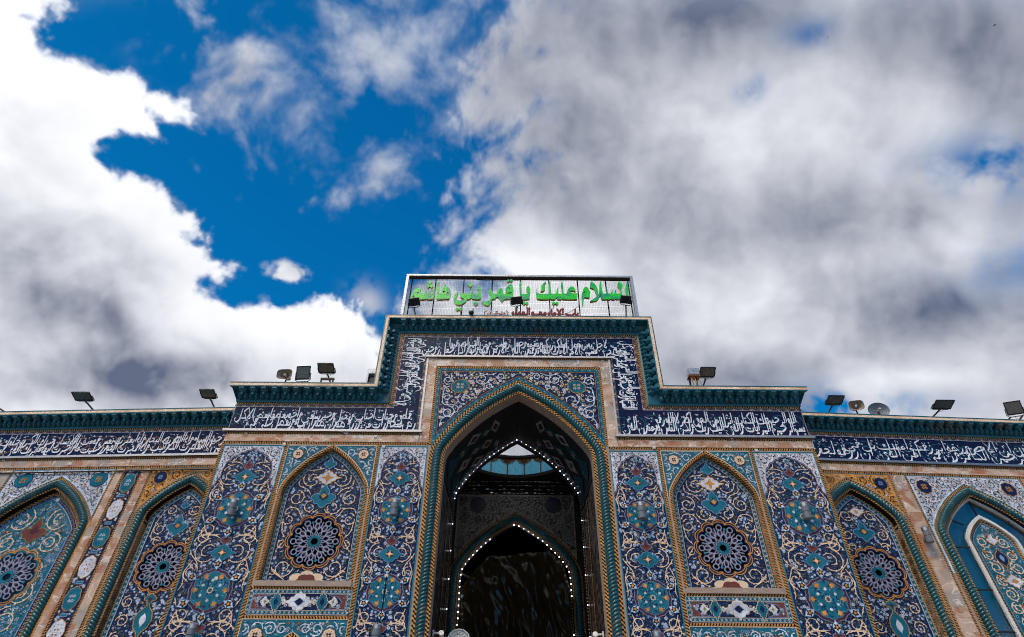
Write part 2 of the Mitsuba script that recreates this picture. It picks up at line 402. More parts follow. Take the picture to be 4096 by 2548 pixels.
def arabesque(M, field, vines, blocked, pal, seed, leafs=True, gap=.058, vine_w=.019, vine_mat='cream', fl=.034, both=False):
    """fills a field with scrolling vines, their half-palmette leaves, rosettes and sprigs, all clear of the blocked shapes"""
    R = np.random.default_rng(seed)
    blocked = unary_union(blocked) if blocked else Polygon()
    shapely.prepare(field); inner = field.buffer(-.03); shapely.prepare(inner)
    bl = blocked.buffer(.012); shapely.prepare(bl)
    pts = []
    for v in vines:
        v = np.asarray(v, float)
        q, _ = resample(v, .03)
        ok = shapely.contains_xy(inner, q[:, 0], q[:, 1]) & ~shapely.contains_xy(bl, q[:, 0], q[:, 1])
        runs = np.split(np.arange(len(q)), np.where(np.diff(ok.astype(int)) != 0)[0] + 1)
        for r in runs:
            if ok[r[0]] and len(r) > 2:
                seg = q[r]
                tap = np.ones(len(seg)); m = min(4, len(seg) // 2); tap[-m:] = np.linspace(1, .35, m)
                M.add('vine', vine_mat, *ribbon(seg, vine_w * tap), 3)
                pts.append(seg)
                if leafs:
                    k = np.arange(3, len(seg) - 1, 6)
                    if len(k):
                        d = seg[np.minimum(k + 1, len(seg) - 1)] - seg[k - 1]
                        a = np.arctan2(d[:, 1], d[:, 0])
                        sgn = np.where(np.arange(len(k)) % 2 == 0, 1, -1)
                        P = np.column_stack([seg[k], np.full(len(k), vine_w * 2.5) * R.uniform(.8, 1.35, len(k)), a + .55 * sgn])
                        st = (S_HALF[0], S_HALF[1])
                        fl_ = (S_HALF[0] * [1, -1], S_HALF[1])
                        M.stamp('vine', vine_mat, st, P[sgn > 0], 3); M.stamp('vine', vine_mat, fl_, P[sgn < 0], 3)
    tree = cKDTree(np.vstack(pts)) if pts else None
    x0, y0, x1, y1 = field.bounds

    def scatter(g, clear):
        xs, ys = np.arange(x0, x1, g), np.arange(y0, y1, g * .866)
        X, Y = np.meshgrid(xs, ys); X = X + (np.arange(len(ys)) % 2)[:, None] * g / 2
        P = np.stack([X.ravel(), Y.ravel()], -1) + R.uniform(-.28, .28, (X.size, 2)) * g
        P = P[shapely.contains_xy(inner, P[:, 0], P[:, 1])]
        P = P[~shapely.contains_xy(bl, P[:, 0], P[:, 1])]
        if tree is not None and len(P): P = P[tree.query(P)[0] > clear]
        return P
    P = scatter(gap * 1.30, .048)
    kinds = pal['flowers']
    which = R.integers(0, len(kinds), len(P))
    for i, (petal, heart, st, sc) in enumerate(kinds):
        Q = P[which == i]
        if len(Q) == 0: continue
        s = fl * sc * R.uniform(.85, 1.2, len(Q)); a = R.uniform(0, 6.3, len(Q))
        M.stamp('flower', petal, st, np.column_stack([Q, s, a]), 2)
        if heart: M.stamp('flower', heart, S_DISC, np.column_stack([Q, s * .42, a]), 3)
    Q = scatter(gap * .80, .026)
    if len(P): Q = Q[cKDTree(P).query(Q)[0] > fl * .9]
    which = R.integers(0, len(pal['leaves']), len(Q))
    for i, m in enumerate(pal['leaves']):
        A = Q[which == i]
        M.stamp('leaf', m, S_COMMA if i % 2 == 0 else S_LEAF, np.column_stack([A, gap * .62 * R.uniform(.7, 1.2, len(A)), R.uniform(0, 6.3, len(A))]), 1)


PAL_NAVY = dict(flowers=[('white', 'sky_blue', S_FLOWER8, 1.15), ('sky_blue', 'white', S_FLOWER6, 1.1), ('white', 'maroon', S_FLOWER6, .85), ('olive', 'maroon', S_FLOWER5, .8), ('gold', None, S_DISC, .32), ('maroon', None, S_DISC, .35)],
                leaves=['aqua', 'blue', 'sky_blue', 'aqua', 'olive', 'blue'])
PAL_TEAL = dict(flowers=[('white', 'maroon', S_FLOWER6, 1.0), ('sky_blue', 'navy', S_FLOWER8, 1.0), ('gold', 'maroon', S_FLOWER5, .8), ('maroon', None, S_DISC, .4)],
                leaves=['navy', 'maroon', 'white', 'gold', 'navy', 'night'])
PAL_WHITE = dict(flowers=[('maroon', 'sky_blue', S_FLOWER6, 1.0), ('teal', 'gold', S_FLOWER8, 1.0), ('gold', 'maroon', S_FLOWER5, .9)],
                 leaves=['navy', 'teal', 'gold', 'maroon', 'navy', 'teal'])
PAL_GOLD = dict(flowers=[('sky_blue', 'navy', S_FLOWER6, 1.0), ('white', 'navy', S_FLOWER8, .9), ('teal', 'white', S_FLOWER5, .9)],
                leaves=['navy', 'teal', 'white', 'black', 'navy', 'black'])
PAL_IWAN = dict(flowers=[('cream', 'maroon', S_FLOWER6, 1.1), ('white', 'gold', S_FLOWER8, 1.1), ('olive', 'cream', S_FLOWER8, .9), ('rust', 'cream', S_FLOWER5, .8)],
                leaves=['aqua', 'blue', 'aqua', 'sky_blue', 'teal', 'olive'])


def border(M, path, w, name, ground, motif, pitch=.11, closed=False, layer=1, alt=None):
    """narrow band along a path with a row of rosettes between two thin lines"""
    q, s = resample(path, .03)
    M.add(name, ground, *ribbon(q, w), layer)
    for o in (-.46, .46):
        t = np.gradient(q, axis=0); t /= np.linalg.norm(t, axis=1, keepdims=True)
        M.add(name, 'cream', *ribbon(q + np.stack([-t[:, 1], t[:, 0]], -1) * w * o, .010), layer + 1)
    r, _ = resample(path, pitch)
    d = np.gradient(r, axis=0)
    P = np.column_stack([r, np.full(len(r), w * .30), np.arctan2(d[:, 1], d[:, 0])])
    M.stamp(name, motif, S_FLOWER6, P, layer + 1)
    M.stamp(name, 'maroon', S_DISC, P * [1, 1, .4, 1], layer + 2)
    mid = P.copy(); mid[:, :2] += d * .5; mid[:, 2] *= .55
    M.stamp(name, alt or 'black', S_DIAM, mid[:-1], layer + 1)


def stripes(parent, paths, w, frame, pitch=.066, skew=.55, rows=1, d=.004, name='striped_border', round_=0.0):
    """black band with slanting yellow tiles set in it, along one or more polylines"""
    vb, fb, vy, fy, nb, ny = [], [], [], [], 0, 0
    for path in paths:
        q, s = resample(path, .022)
        t = np.gradient(q, axis=0); t /= np.linalg.norm(t, axis=1, keepdims=True)
        nrm = np.stack([-t[:, 1], t[:, 0]], -1)
        at = lambda ss, o: np.stack([np.interp(ss, s, q[:, k]) + o * np.interp(ss, s, nrm[:, k]) for k in (0, 1)], -1)
        v, f = ribbon(q, w); vb.append(np.column_stack([v, np.full(len(v), d)])); fb.append(f + nb); nb += len(v)
        for r in range(rows):
            a, b = -w / 2 + w * r / rows, -w / 2 + w * (r + 1) / rows
            ss = np.arange(pitch * .2 + (pitch / 2) * (r % 2), s[-1] - pitch * .6, pitch)
            sk = skew * (b - a)
            quad = [at(ss, a), at(ss + pitch * .5, a), at(ss + pitch * .5 + sk, b), at(ss + sk, b)]
            qv = np.stack(quad, 1).reshape(-1, 2)
            i = np.arange(len(ss)) * 4
            vy.append(np.column_stack([qv, np.full(len(qv), d + .004)]))
            fy.append(np.vstack([np.stack([i, i + 1, i + 2], -1), np.stack([i, i + 2, i + 3], -1)]) + ny); ny += len(qv)
    k = put(name, (frame(np.vstack(vb)), np.vstack(fb)), 'black', parent)
    put('yellow_tile', (frame(np.vstack(vy)), np.vstack(fy)), 'gold', k if k.count('__') < 2 else parent, stuff=True)
    return k


def rope(parent, path, r, frame, starts=3, pitch=.085, d=0.0, name='rope_moulding', mat='rope'):
    """half-round moulding twisted like a rope, along a path in the wall plane"""
    q, s = resample(path, pitch / 10)
    t = np.gradient(q, axis=0); t /= np.linalg.norm(t, axis=1, keepdims=True)
    nrm = np.stack([-t[:, 1], t[:, 0]], -1)
    th = np.linspace(-.08 * PI, 1.08 * PI, 25)
    ph = starts * th[None, :] / 2 - PI * s[:, None] / pitch
    rr = r * (.64 + .36 * np.abs(np.sin(ph)) ** .55)
    a = rr * np.cos(th)[None]; h = rr * np.sin(th)[None]
    v = np.stack([q[:, 0:1] + nrm[:, 0:1] * a, q[:, 1:2] + nrm[:, 1:2] * a, d + h], -1).reshape(-1, 3)
    n, m = len(q), len(th)
    i, j = np.meshgrid(np.arange(n - 1), np.arange(m - 1), indexing='ij'); k = (i * m + j).ravel()
    f = np.vstack([np.stack([k, k + 1, k + m + 1], -1), np.stack([k, k + m + 1, k + m], -1)])
    return put(name, (frame(v), f), mat, parent, smooth=True)


def bar(a, b, w, h=None, up=(0, 0, 1)):
    """box beam from a to b"""
    a, b = np.asarray(a, float), np.asarray(b, float); h = h or w
    t = b - a; L = np.linalg.norm(t); t /= L
    up = np.asarray(up, float)
    if abs(t @ up) > .95: up = np.array([0, 1., 0])
    x = np.cross(t, up); x /= np.linalg.norm(x); y = np.cross(x, t)
    m = trimesh.creation.box((w, h, L))
    M4 = np.eye(4); M4[:3, 0], M4[:3, 1], M4[:3, 2], M4[:3, 3] = x, y, t, (a + b) / 2
    m.apply_transform(M4); return m


def tube(pts, r, sides=8):
    p = np.asarray(pts, float)
    t = np.gradient(p, axis=0); t /= np.linalg.norm(t, axis=1, keepdims=True) + 1e-12
    ref = np.where(np.abs(t[:, 2:]) < .9, [0, 0, 1.0], [1.0, 0, 0])
    a = np.cross(t, ref); a /= np.linalg.norm(a, axis=1, keepdims=True); b = np.cross(t, a)
    an = np.arange(sides) * 2 * PI / sides
    rr = np.broadcast_to(r, (len(p),))
    v = p[:, None] + rr[:, None, None] * (np.cos(an)[None, :, None] * a[:, None] + np.sin(an)[None, :, None] * b[:, None])
    n = len(p); i, j = np.meshgrid(np.arange(n - 1), np.arange(sides), indexing='ij')
    k = np.stack([i * sides + j, i * sides + (j + 1) % sides, (i + 1) * sides + (j + 1) % sides, (i + 1) * sides + j], -1).reshape(-1, 4)
    f = np.vstack([k[:, [0, 1, 2]], k[:, [0, 2, 3]]])
    v = v.reshape(-1, 3)
    c = np.vstack([v, p[:1], p[-1:]])
    jj = np.arange(sides)
    f = np.vstack([f, np.stack([jj * 0 + len(v), (jj + 1) % sides, jj], -1), np.stack([jj * 0 + len(v) + 1, (n - 1) * sides + jj, (n - 1) * sides + (jj + 1) % sides], -1)])
    return trimesh.Trimesh(c, f, process=False)


def cat(*ms): return trimesh.util.concatenate(list(ms))


def rbox(size, center=(0, 0, 0), c=.01):
    """box with chamfered edges"""
    s = np.asarray(size, float) / 2
    pts = []
    for sx in (-1, 1):
        for sy in (-1, 1):
            for sz in (-1, 1):
                o = np.array([sx, sy, sz]) * s
                for k in range(3):
                    e = np.array([sx, sy, sz]) * c; e[k] = 0
                    pts.append(o - e)
    m = trimesh.convex.convex_hull(np.array(pts))
    m.apply_translation(center); return m


def moved(m, M4): m = m.copy(); m.apply_transform(M4); return m


def frame4(o, x, y, z):
    M4 = np.eye(4); M4[:3, 0], M4[:3, 1], M4[:3, 2], M4[:3, 3] = x, y, z, o; return M4
# ------------------------------------------------------------------ lettering: pen strokes of each letter, u runs leftwards, 100 = height of an alif
BOAT = [(8, 26), (10, 4), (24, -8), (62, -8), (84, 2), (92, 22)]
BOWL = [(8, 22), (9, -8), (22, -36), (44, -38), (60, -14), (58, 16)]
YA = [(0, 0), (10, 6), (20, -4), (10, -16), (14, -36), (44, -42), (74, -26), (84, -4)]
AINB = [(16, 6), (4, -22), (12, -52), (44, -62), (72, -48)]
LOOP = [(22, 2), (16, 22), (6, 36), (2, 46), (12, 52), (22, 42), (18, 26)]
TEETH = [[(0, 26), (3, 4), (9, 1), (13, 20)], [(13, 20), (16, 3), (23, 1), (27, 22)]]
PAD = [(4, 0), (14, 22), (34, 34), (46, 22), (40, 4), (4, 0)]
lead = lambda s, dx=6: [[(0, 0), (dx, 1)]] + [[(x + dx, y) for x, y in q] for q in s]
off = lambda s, dx: [[(x + dx, y) for x, y in q] for q in s]
TOOTH = ([[(3, 32), (6, 8), (11, 0), (22, 0)]], 22)
TOOTH_M = ([[(0, 0), (6, 3), (9, 28)], [(9, 28), (11, 4), (16, 0), (23, 0)]], 23)
JIM_I = ([[(46, 40), (26, 46), (4, 34), (22, 14), (48, 1), (60, 0)]], 60)
JIM_M = ([[(0, 0), (20, 0)], [(42, 36), (18, 34), (20, 14), (44, 1), (56, 0)]], 56)
G = {
    'ا': dict(i=([[(0, 92), (5, 102), (5, 50), (8, 0)]], 14), f=([[(0, 0), (7, 3), (9, 50), (7, 104)]], 14)),
    'ب': dict(s=([BOAT], 96), f=([[(0, 0), (6, 4), (8, 26)], BOAT], 96), i=TOOTH, m=TOOTH_M),
    'ن': dict(s=([BOWL], 64), f=([[(0, 0), (8, 2), (9, -8)], BOWL[1:]], 64), i=TOOTH, m=TOOTH_M),
    'ي': dict(s=([[(0, 20), (12, 30), (22, 22), (10, 2), (8, -16), (24, -38), (60, -38), (84, -12)]], 84), f=([YA], 82), i=TOOTH, m=TOOTH_M),
    'ح': dict(i=JIM_I, m=JIM_M, f=([[(0, 0), (14, 4), (24, 22), (44, 30)], [(24, 22), (8, -12), (14, -50), (44, -64), (74, -52)]], 52), s=([[(46, 42), (24, 46), (6, 32), (2, 0), (8, -38), (36, -56), (70, -46)]], 52)),
    'د': dict(s=([[(10, 46), (24, 22), (20, 2), (0, -3)]], 30), f=([[(0, 0), (8, 3), (12, 42)], [(12, 42), (26, 16), (23, 0), (6, -4)]], 30)),
    'ر': dict(s=([[(5, 26), (10, 2), (22, -24), (44, -38)]], 30), f=([[(0, 0), (8, 1), (13, -14), (26, -32), (48, -40)]], 32)),
    'س': dict(i=(TEETH + [[(27, 22), (30, 3), (40, 0), (54, 0)]], 54), m=(lead(TEETH + [[(27, 22), (30, 3), (40, 0), (50, 0)]], 4), 54), s=(TEETH + off([BOWL], 19), 84), f=(lead(TEETH + off([BOWL], 19), 4), 88)),
    'ص': dict(i=([PAD, [(46, 24), (50, 3), (60, 0), (68, 0)]], 68), m=(lead([PAD, [(46, 24), (50, 3), (60, 0), (66, 0)]], 3), 69), s=([PAD] + off([BOWL], 38), 102), f=(lead([PAD] + off([BOWL], 38), 3), 105)),
    'ط': dict(i=([PAD, [(14, 102), (16, 50), (18, 6)], [(40, 4), (56, 0)]], 56), m=(lead([PAD, [(14, 102), (16, 50), (18, 6)], [(40, 4), (54, 0)]], 3), 57)),
    'ع': dict(i=([[(32, 46), (14, 50), (4, 36), (10, 18), (30, 8), (46, 0), (54, 0)]], 54), m=([[(0, 0), (14, 4), (28, 26), (6, 28), (18, 6), (34, 0), (42, 0)]], 42), f=([[(0, 0), (14, 4), (26, 24), (5, 26)], [(5, 26)] + AINB], 50), s=([[(34, 44), (16, 50), (6, 36), (22, 22), (36, 20)], [(22, 22), (4, -4), (4, -34), (28, -56), (64, -46)]], 50)),
    'ف': dict(i=([LOOP, [(18, 26), (14, 6), (24, 0), (36, 0)]], 36), m=([[(0, 0), (10, 2), (22, 22), (14, 36), (4, 26), (12, 8), (22, 0), (34, 0)]], 34), f=([[(0, 0), (10, 2), (22, 22), (14, 36), (4, 26), (12, 8)], off([BOAT[1:]], 4)[0]], 100), s=([LOOP, off([BOAT[1:]], 8)[0]], 104)),
    'ق': dict(i=([LOOP, [(18, 26), (14, 6), (24, 0), (36, 0)]], 36), m=([[(0, 0), (10, 2), (22, 22), (14, 36), (4, 26), (12, 8), (22, 0), (34, 0)]], 34), f=([[(0, 0), (10, 2), (22, 22), (14, 36), (4, 26), (12, 4)], off([BOWL[1:]], 4)[0]], 70), s=([LOOP] + off([BOWL[0:]], 10), 76)),
    'ك': dict(i=([[(-8, 106), (30, 68), (12, 34), (4, 10), (14, 0), (50, 0)]], 50), m=([[(0, 0), (8, 2)], [(-6, 106), (32, 68), (14, 34), (6, 10), (16, 0), (50, 0)]], 50), f=([[(0, 0), (7, 3), (9, 100)], [(9, 100), (11, 8), (24, -6), (60, -6), (80, 4), (84, 22)], [(44, 46), (30, 40), (42, 30), (28, 24)]], 88), s=([[(8, 100), (11, 8), (24, -6), (60, -6), (80, 4), (84, 22)], [(44, 46), (30, 40), (42, 30), (28, 24)]], 88)),
    'ل': dict(i=([[(2, 94), (6, 103), (7, 50), (9, 8), (16, 0), (24, 0)]], 24), m=([[(0, 0), (7, 3), (8, 103)], [(8, 103), (10, 8), (16, 0), (24, 0)]], 24), f=([[(0, 0), (7, 3), (8, 100)], [(8, 100), (8, 0), (16, -28), (38, -36), (58, -18), (58, 8)]], 62), s=([[(6, 100), (7, 0), (15, -28), (38, -36), (58, -18), (58, 8)]], 62)),
    'م': dict(i=([[(12, 0), (4, 14), (14, 27), (25, 14), (16, 0), (36, 0)]], 36), m=([[(0, 0), (10, -1), (6, -12), (16, -18), (25, -8), (18, 0), (34, 0)]], 34), f=([[(0, 0), (10, 8), (20, 14), (25, 2), (14, -6), (8, 0)], [(8, -4), (14, -38), (18, -60)]], 26), s=([[(6, 8), (18, 24), (28, 8), (12, 0)], [(10, 0), (14, -38), (18, -60)]], 30)),
    'ه': dict(i=([[(4, 0), (2, 20), (18, 40), (34, 24), (30, 4), (12, 10), (22, 28)], [(30, 4), (40, 0)]], 40), m=([[(0, 0), (12, 4), (24, 24), (12, 30), (10, 14), (22, 0), (12, -18), (4, -8), (22, 0), (38, 0)]], 38), f=([[(0, 0), (10, 2), (20, 26), (8, 32), (8, 10), (22, 2)]], 26), s=([[(12, 36), (3, 14), (12, 0), (25, 10), (18, 30), (8, 38)]], 30)),
    'و': dict(s=([[(12, 22), (2, 32), (10, 46), (21, 36), (20, 10), (30, -14), (54, -30)]], 34), f=([[(0, 0), (8, 6), (16, 30), (4, 36), (6, 20), (18, 10), (30, -16), (54, -30)]], 36)),
    'لا': dict(s=([[(2, 102), (16, 56), (38, 8), (24, -4), (12, 6), (26, 40), (48, 102)]], 54), f=([[(0, 0), (10, 2)], [(4, 102), (18, 56), (40, 8), (26, -4), (14, 6), (28, 40), (50, 102)]], 56)),
    'ء': dict(s=([[(22, 30), (8, 34), (4, 22), (22, 16)], [(2, 12), (24, 14)]], 26)),
}
SAME = {'ت': ('ب', 2, 1), 'ث': ('ب', 3, 1), 'ج': ('ح', 1, -1), 'خ': ('ح', 1, 1), 'ذ': ('د', 1, 1), 'ز': ('ر', 1, 1), 'ش': ('س', 3, 1), 'ض': ('ص', 1, 1), 'ظ': ('ط', 1, 1), 'غ': ('ع', 1, 1), 'ة': ('ه', 2, 1), 'ى': ('ي', 0, 1),
        'أ': ('ا', 0, 1), 'إ': ('ا', 0, 1), 'ئ': ('ي', 0, 1), 'ؤ': ('و', 0, 1)}
DOTS = {'ب': (1, -1), 'ن': (1, 1), 'ي': (2, -1), 'ف': (1, 1), 'ق': (2, 1)}
NOJOIN = set('ادذرزوأإةىؤء')


def word_strokes(word):
    """strokes [(points)], dots [(u, y)], width of one word"""
    units, i = [], 0
    while i < len(word):
        if word[i] == 'ل' and i + 1 < len(word) and word[i + 1] in 'اأإ': units.append('لا'); i += 2
        else: units.append(word[i]); i += 1
    strokes, dots, u, joined = [], [], 0.0, False
    for k, ch in enumerate(units):
        base, nd, up = (SAME[ch][0], SAME[ch][1], SAME[ch][2]) if ch in SAME else (ch, *DOTS.get(ch, (0, 1)))
        if base not in G: continue
        last = k == len(units) - 1
        ends = last or ch in NOJOIN or ch == 'لا'
        form = ('f' if joined else 's') if ends else ('m' if joined else 'i')
        g = G[base]
        if ch == 'ى': form = 'f' if joined else 's'
        st, w = g.get(form) or g.get({'s': 'i', 'f': 's', 'm': 'i', 'i': 's'}[form]) or next(iter(g.values()))
        for s in st: strokes.append([(x + u, y) for x, y in s])
        if nd:
            short = form in 'im'
            cx = u + (10 if short else w * .5)
            cy = (48 if short or base in 'رد' else 14 if base in 'بن' else 66) if up > 0 else (-22 if short else -26 if base == 'ب' else -62 if base == 'ي' else -22)
            if base == 'ح': cx, cy = u + 24, (64 if up > 0 else -22)
            if base in 'فق': cx, cy = u + 12, 72
            if base in 'سص': cx, cy = u + 18, 56
            for j in range(nd): dots.append((cx + (j - (min(nd, 2) - 1) / 2) * 15 if j < 2 else cx, cy + (13 if j == 2 else 0)))
        u += w
        joined = not ends
        if ends and not last: u += 5
    return strokes, dots, u


def pen(points, nib, thin=.34, n=6, ang=62):
    """a flat-nibbed pen drawn along the points"""
    q = smooth_path(points, n) if len(points) > 2 else resample(np.asarray(points, float), np.linalg.norm(np.subtract(points[0], points[-1])) / 4 + 1e-6)[0]
    t = np.gradient(q, axis=0); t /= np.linalg.norm(t, axis=1, keepdims=True) + 1e-9
    a = math.radians(ang)
    w = nib * np.maximum(thin, np.abs(t[:, 0] * math.sin(a) - t[:, 1] * math.cos(a)) ** .8)
    m = np.ones(len(q)); m[0], m[-1] = .45, .40
    if len(q) > 4: m[1], m[-2] = .85, .75
    return ribbon(q, w * m)


def inscription(parent, text, length, height, place, sheet_frame, seed, alif=.51, nib=13.5, sprigs='aqua'):
    """two tiers of words filling a band; place(a, b) maps distance along the reading direction and height to the wall"""
    R = np.random.default_rng(seed)
    words = text.split()
    k = height * alif / 100.0
    data = [word_strokes(w) for w in words]
    tiers = [height * .19, height * .545]
    for sx in np.linspace(1.9, .3, 65):                      # widest setting that still fits
        cur, xs = [0.0, 0.03 * length], []
        prev = 0.0
        for i, (_, _, w) in enumerate(data):
            tr = i % 2
            x = cur[tr]
            xs.append((x, tr)); cur[tr] = x + (w + 4) * k * sx
        if max(cur) <= length: break
    stretch = length / max(cur)
    M, dense = Mosaic(), []
    for (strokes, dots, w), (x, tr) in zip(data, xs):
        x *= stretch; y0 = tiers[tr] + height * .03 * R.uniform(-1, 1); ks = k * (1.12 if tr == 0 else .90)
        f = lambda P: place(x + np.asarray(P)[:, 0] * k * sx, y0 + np.asarray(P)[:, 1] * k * (1.0 if True else 1))
        for s in strokes:
            V, F = pen([(a * sx, b) for a, b in s], nib)
            M.add('lettering', 'letter', place(x + V[:, 0] * k, y0 + V[:, 1] * ks), F, 2); dense.append(np.column_stack([x + V[:, 0] * k, y0 + V[:, 1] * ks]))
        for a, b in dots:
            V = np.array([[a * sx + 7, b], [a * sx, b + 7], [a * sx - 7, b], [a * sx, b - 7.]])
            M.add('lettering', 'letter', place(x + V[:, 0] * k, y0 + V[:, 1] * ks), S_DIAM[1], 2)
    tree = cKDTree(np.vstack(dense))
    # vowel marks where there is room, and the thin scrolling sprigs behind the letters
    marks = [[(0, 0), (18, 9)], [(0, 8), (4, 0), (9, 8), (14, 0), (18, 7)], [(0, 10), (8, 0), (12, 12)], [(0, 12), (7, 14), (6, 3), (0, -6)], [(0, 0), (16, 8)]]
    n = int(length / height * 26)
    for a, b in zip(R.uniform(.02, .98, n) * length, R.uniform(.06, .93, n) * height):
        if tree.query([a, b])[0] > .062 * height:
            V, F = pen([(p * 1.1, q) for p, q in marks[R.integers(len(marks))]], nib * .48, .35, 4)
            M.add('lettering', 'letter', place(a + V[:, 0] * k, b + V[:, 1] * k), F, 2)
            tree = cKDTree(np.vstack([tree.data, [[a, b], [a + .02, b + .02]]]))
    for c in np.arange(.28 * height, length, .62 * height):
        sp = spiral(c, height * (.5 + .08 * R.uniform(-1, 1)), height * .40, R.uniform(0, 6), 1.3, R.choice([-1, 1]), 40)
        V, F = ribbon(sp, height * .014); M.add('sprig', sprigs, place(V[:, 0], V[:, 1]), F, 1)
        j = np.arange(2, 40, 3)
        for jj in j:
            V, F = S_LEAF; c0 = sp[jj]; an = R.uniform(0, 6.3); ss = height * .075
            V = np.stack([c0[0] + ss * (V[:, 0] * math.cos(an) - V[:, 1] * math.sin(an)), c0[1] + ss * (V[:, 0] * math.sin(an) + V[:, 1] * math.cos(an))], -1)
            V[:, 1] = np.clip(V[:, 1], .02 * height, .98 * height)
            M.add('sprig', sprigs, place(V[:, 0], V[:, 1]), F, 1)
    M.emit(parent, sheet_frame, base=.006)


def text_solid(text, width, height, depth, nib):
    """raised letters of one short line, as a mesh in (x, z, d), reading right to left, starting at x = 0 and running to -width"""
    strokes, dots, u = [], [], 0.0
    for w in text.split():
        s, d, wd = word_strokes(w)
        strokes += [[(x + u, y) for x, y in q] for q in s]; dots += [(a + u, b) for a, b in d]; u += wd + 16
    u -= 16
    sx, sy = width / u, height / 150.0
    out = []
    for s in strokes:
        q = smooth_path(s, 4) if len(s) > 2 else np.asarray(s, float)
        g = LineString(np.column_stack([-q[:, 0] * sx, q[:, 1] * sy])).buffer(nib / 2, cap_style='flat', join_style='mitre', mitre_limit=2)
        out.append(g)
    for a, b in dots: out.append(Polygon([(-a * sx + nib * .8, b * sy), (-a * sx, b * sy + nib * .8), (-a * sx - nib * .8, b * sy), (-a * sx, b * sy - nib * .8)]))
    g = unary_union(out).buffer(0).simplify(.002)
    return g
# ------------------------------------------------------------------ curves shared by the arches
_ARCH = [(1, 0), (1.0, .141), (.985, .315), (.911, .43), (.746, .586), (.521, .748), (.263, .886), (0, 1)]


def arch_curve(hw, zs, za, z0, cx=0.0):
    """pointed arch from the right foot over the point to the left foot"""
    r = smooth_path([(x * hw, zs + y * (za - zs)) for x, y in _ARCH], 10)
    r[:, 0] = np.minimum(r[:, 0], hw)
    right = np.vstack([[hw, z0], r])
    p = np.vstack([right, (right * [-1, 1])[::-1][1:]])
    return p + [cx, 0]


def inset(curve, d): return np.array(LineString(curve).offset_curve(d, join_style='mitre', mitre_limit=6).coords)
def area(curve): return Polygon(curve).buffer(0)


def rect_path(x0, z0, x1, z1): return [(x0, z0), (x0, z1), (x1, z1), (x1, z0)]


def vline(x, z0, z1): return [(x, z0), (x, z1)]
def hline(x0, x1, z): return [(x0, z), (x1, z)]


def marble_run(parent, frame, rects, d0=-.02, d1=.022):
    k = holder('marble_band', parent)
    first = True
    for (x0, z0, x1, z1) in rects:
        L = max(x1 - x0, z1 - z0); horiz = x1 - x0 > z1 - z0
        n = max(1, int(round(L / (1.02 if horiz else .66))))
        cuts = np.linspace(0, 1, n + 1) + np.concatenate([[0], rng.uniform(-.12, .12, n - 1) / n, [0]])
        for a, b in zip(cuts[:-1], cuts[1:]):
            g = .0025
            r = sbox(x0 + a * (x1 - x0) + g, z0, x0 + b * (x1 - x0) - g, z1) if horiz else sbox(x0, z0 + a * (z1 - z0) + g, x1, z0 + b * (z1 - z0) - g)
            put('slab', slab(r, d0, d1 + rng.uniform(-.0015, .0015), frame), 'marble', k)
    return k


def offset_line(P, n, e=0.0):
    P = np.asarray(P, float)
    t = np.diff(P, axis=0); t /= np.linalg.norm(t, axis=1, keepdims=True)
    nn = np.stack([-t[:, 1], t[:, 0]], -1)
    out = []
    for i in range(len(P)):
        if i == 0: out.append(P[0] + nn[0] * n - t[0] * e)
        elif i == len(P) - 1: out.append(P[-1] + nn[-1] * n + t[-1] * e)
        else: out.append(P[i] + (nn[i - 1] + nn[i]) * n / (1 + nn[i - 1] @ nn[i]))
    return np.array(out)


def sweep(P, prof, frame, ends=.2):
    """profile points (outward n, proud d) carried along the mitred path P"""
    rows = [np.column_stack([q := offset_line(P, n, ends * max(d, 0) / .36), np.full(len(P), d)]) for n, d in prof]
    v = np.array(rows); m, k = v.shape[0], v.shape[1]
    i, j = np.meshgrid(np.arange(m - 1), np.arange(k - 1), indexing='ij')
    a = (i * k + j).ravel()
    f = np.vstack([np.stack([a, a + 1, a + k + 1], -1), np.stack([a, a + k + 1, a + k], -1)])
    vv = v.reshape(-1, 3)
    # end caps
    for c in (0, k - 1):
        ids = np.arange(m) * k + c
        poly = Polygon(np.array(prof)).buffer(0)
        if poly.area > 1e-6 and len(prof) > 2:
            f = np.vstack([f, np.stack([np.full(m - 2, ids[0]), ids[1:-1], ids[2:]], -1)])
    return frame(vv), f


def bracket_mesh():
    """one stalactite of the cornice in local (t along, n outward, d proud): a cut-gem corbel, a little block under it and two pointed drops"""
    H = lambda pts: trimesh.convex.convex_hull(np.array(pts, float))
    gem = H([(x, n, d) for n in (.322, .275) for x, d in ((-.118, .02), (-.118, .25), (-.066, .338), (.066, .338), (.118, .25), (.118, .02))] + [(-.03, .165, .03), (.03, .165, .03), (0, .180, .19)])
    blk = H([(x, n, d) for x in (-.028, .028) for n in (.140, .215) for d in (.03, .235)])
    drops = []
    for c in (-.075, .075):
        drops.append(H([(c + .072 * math.cos(a), n, .03 + .145 * max(0, math.sin(a))) for n in (.215, .130) for a in np.linspace(0, PI, 7)] + [(c, .050, .055)]))
    m = cat(gem, blk, *drops)
    return m


_BR = bracket_mesh()


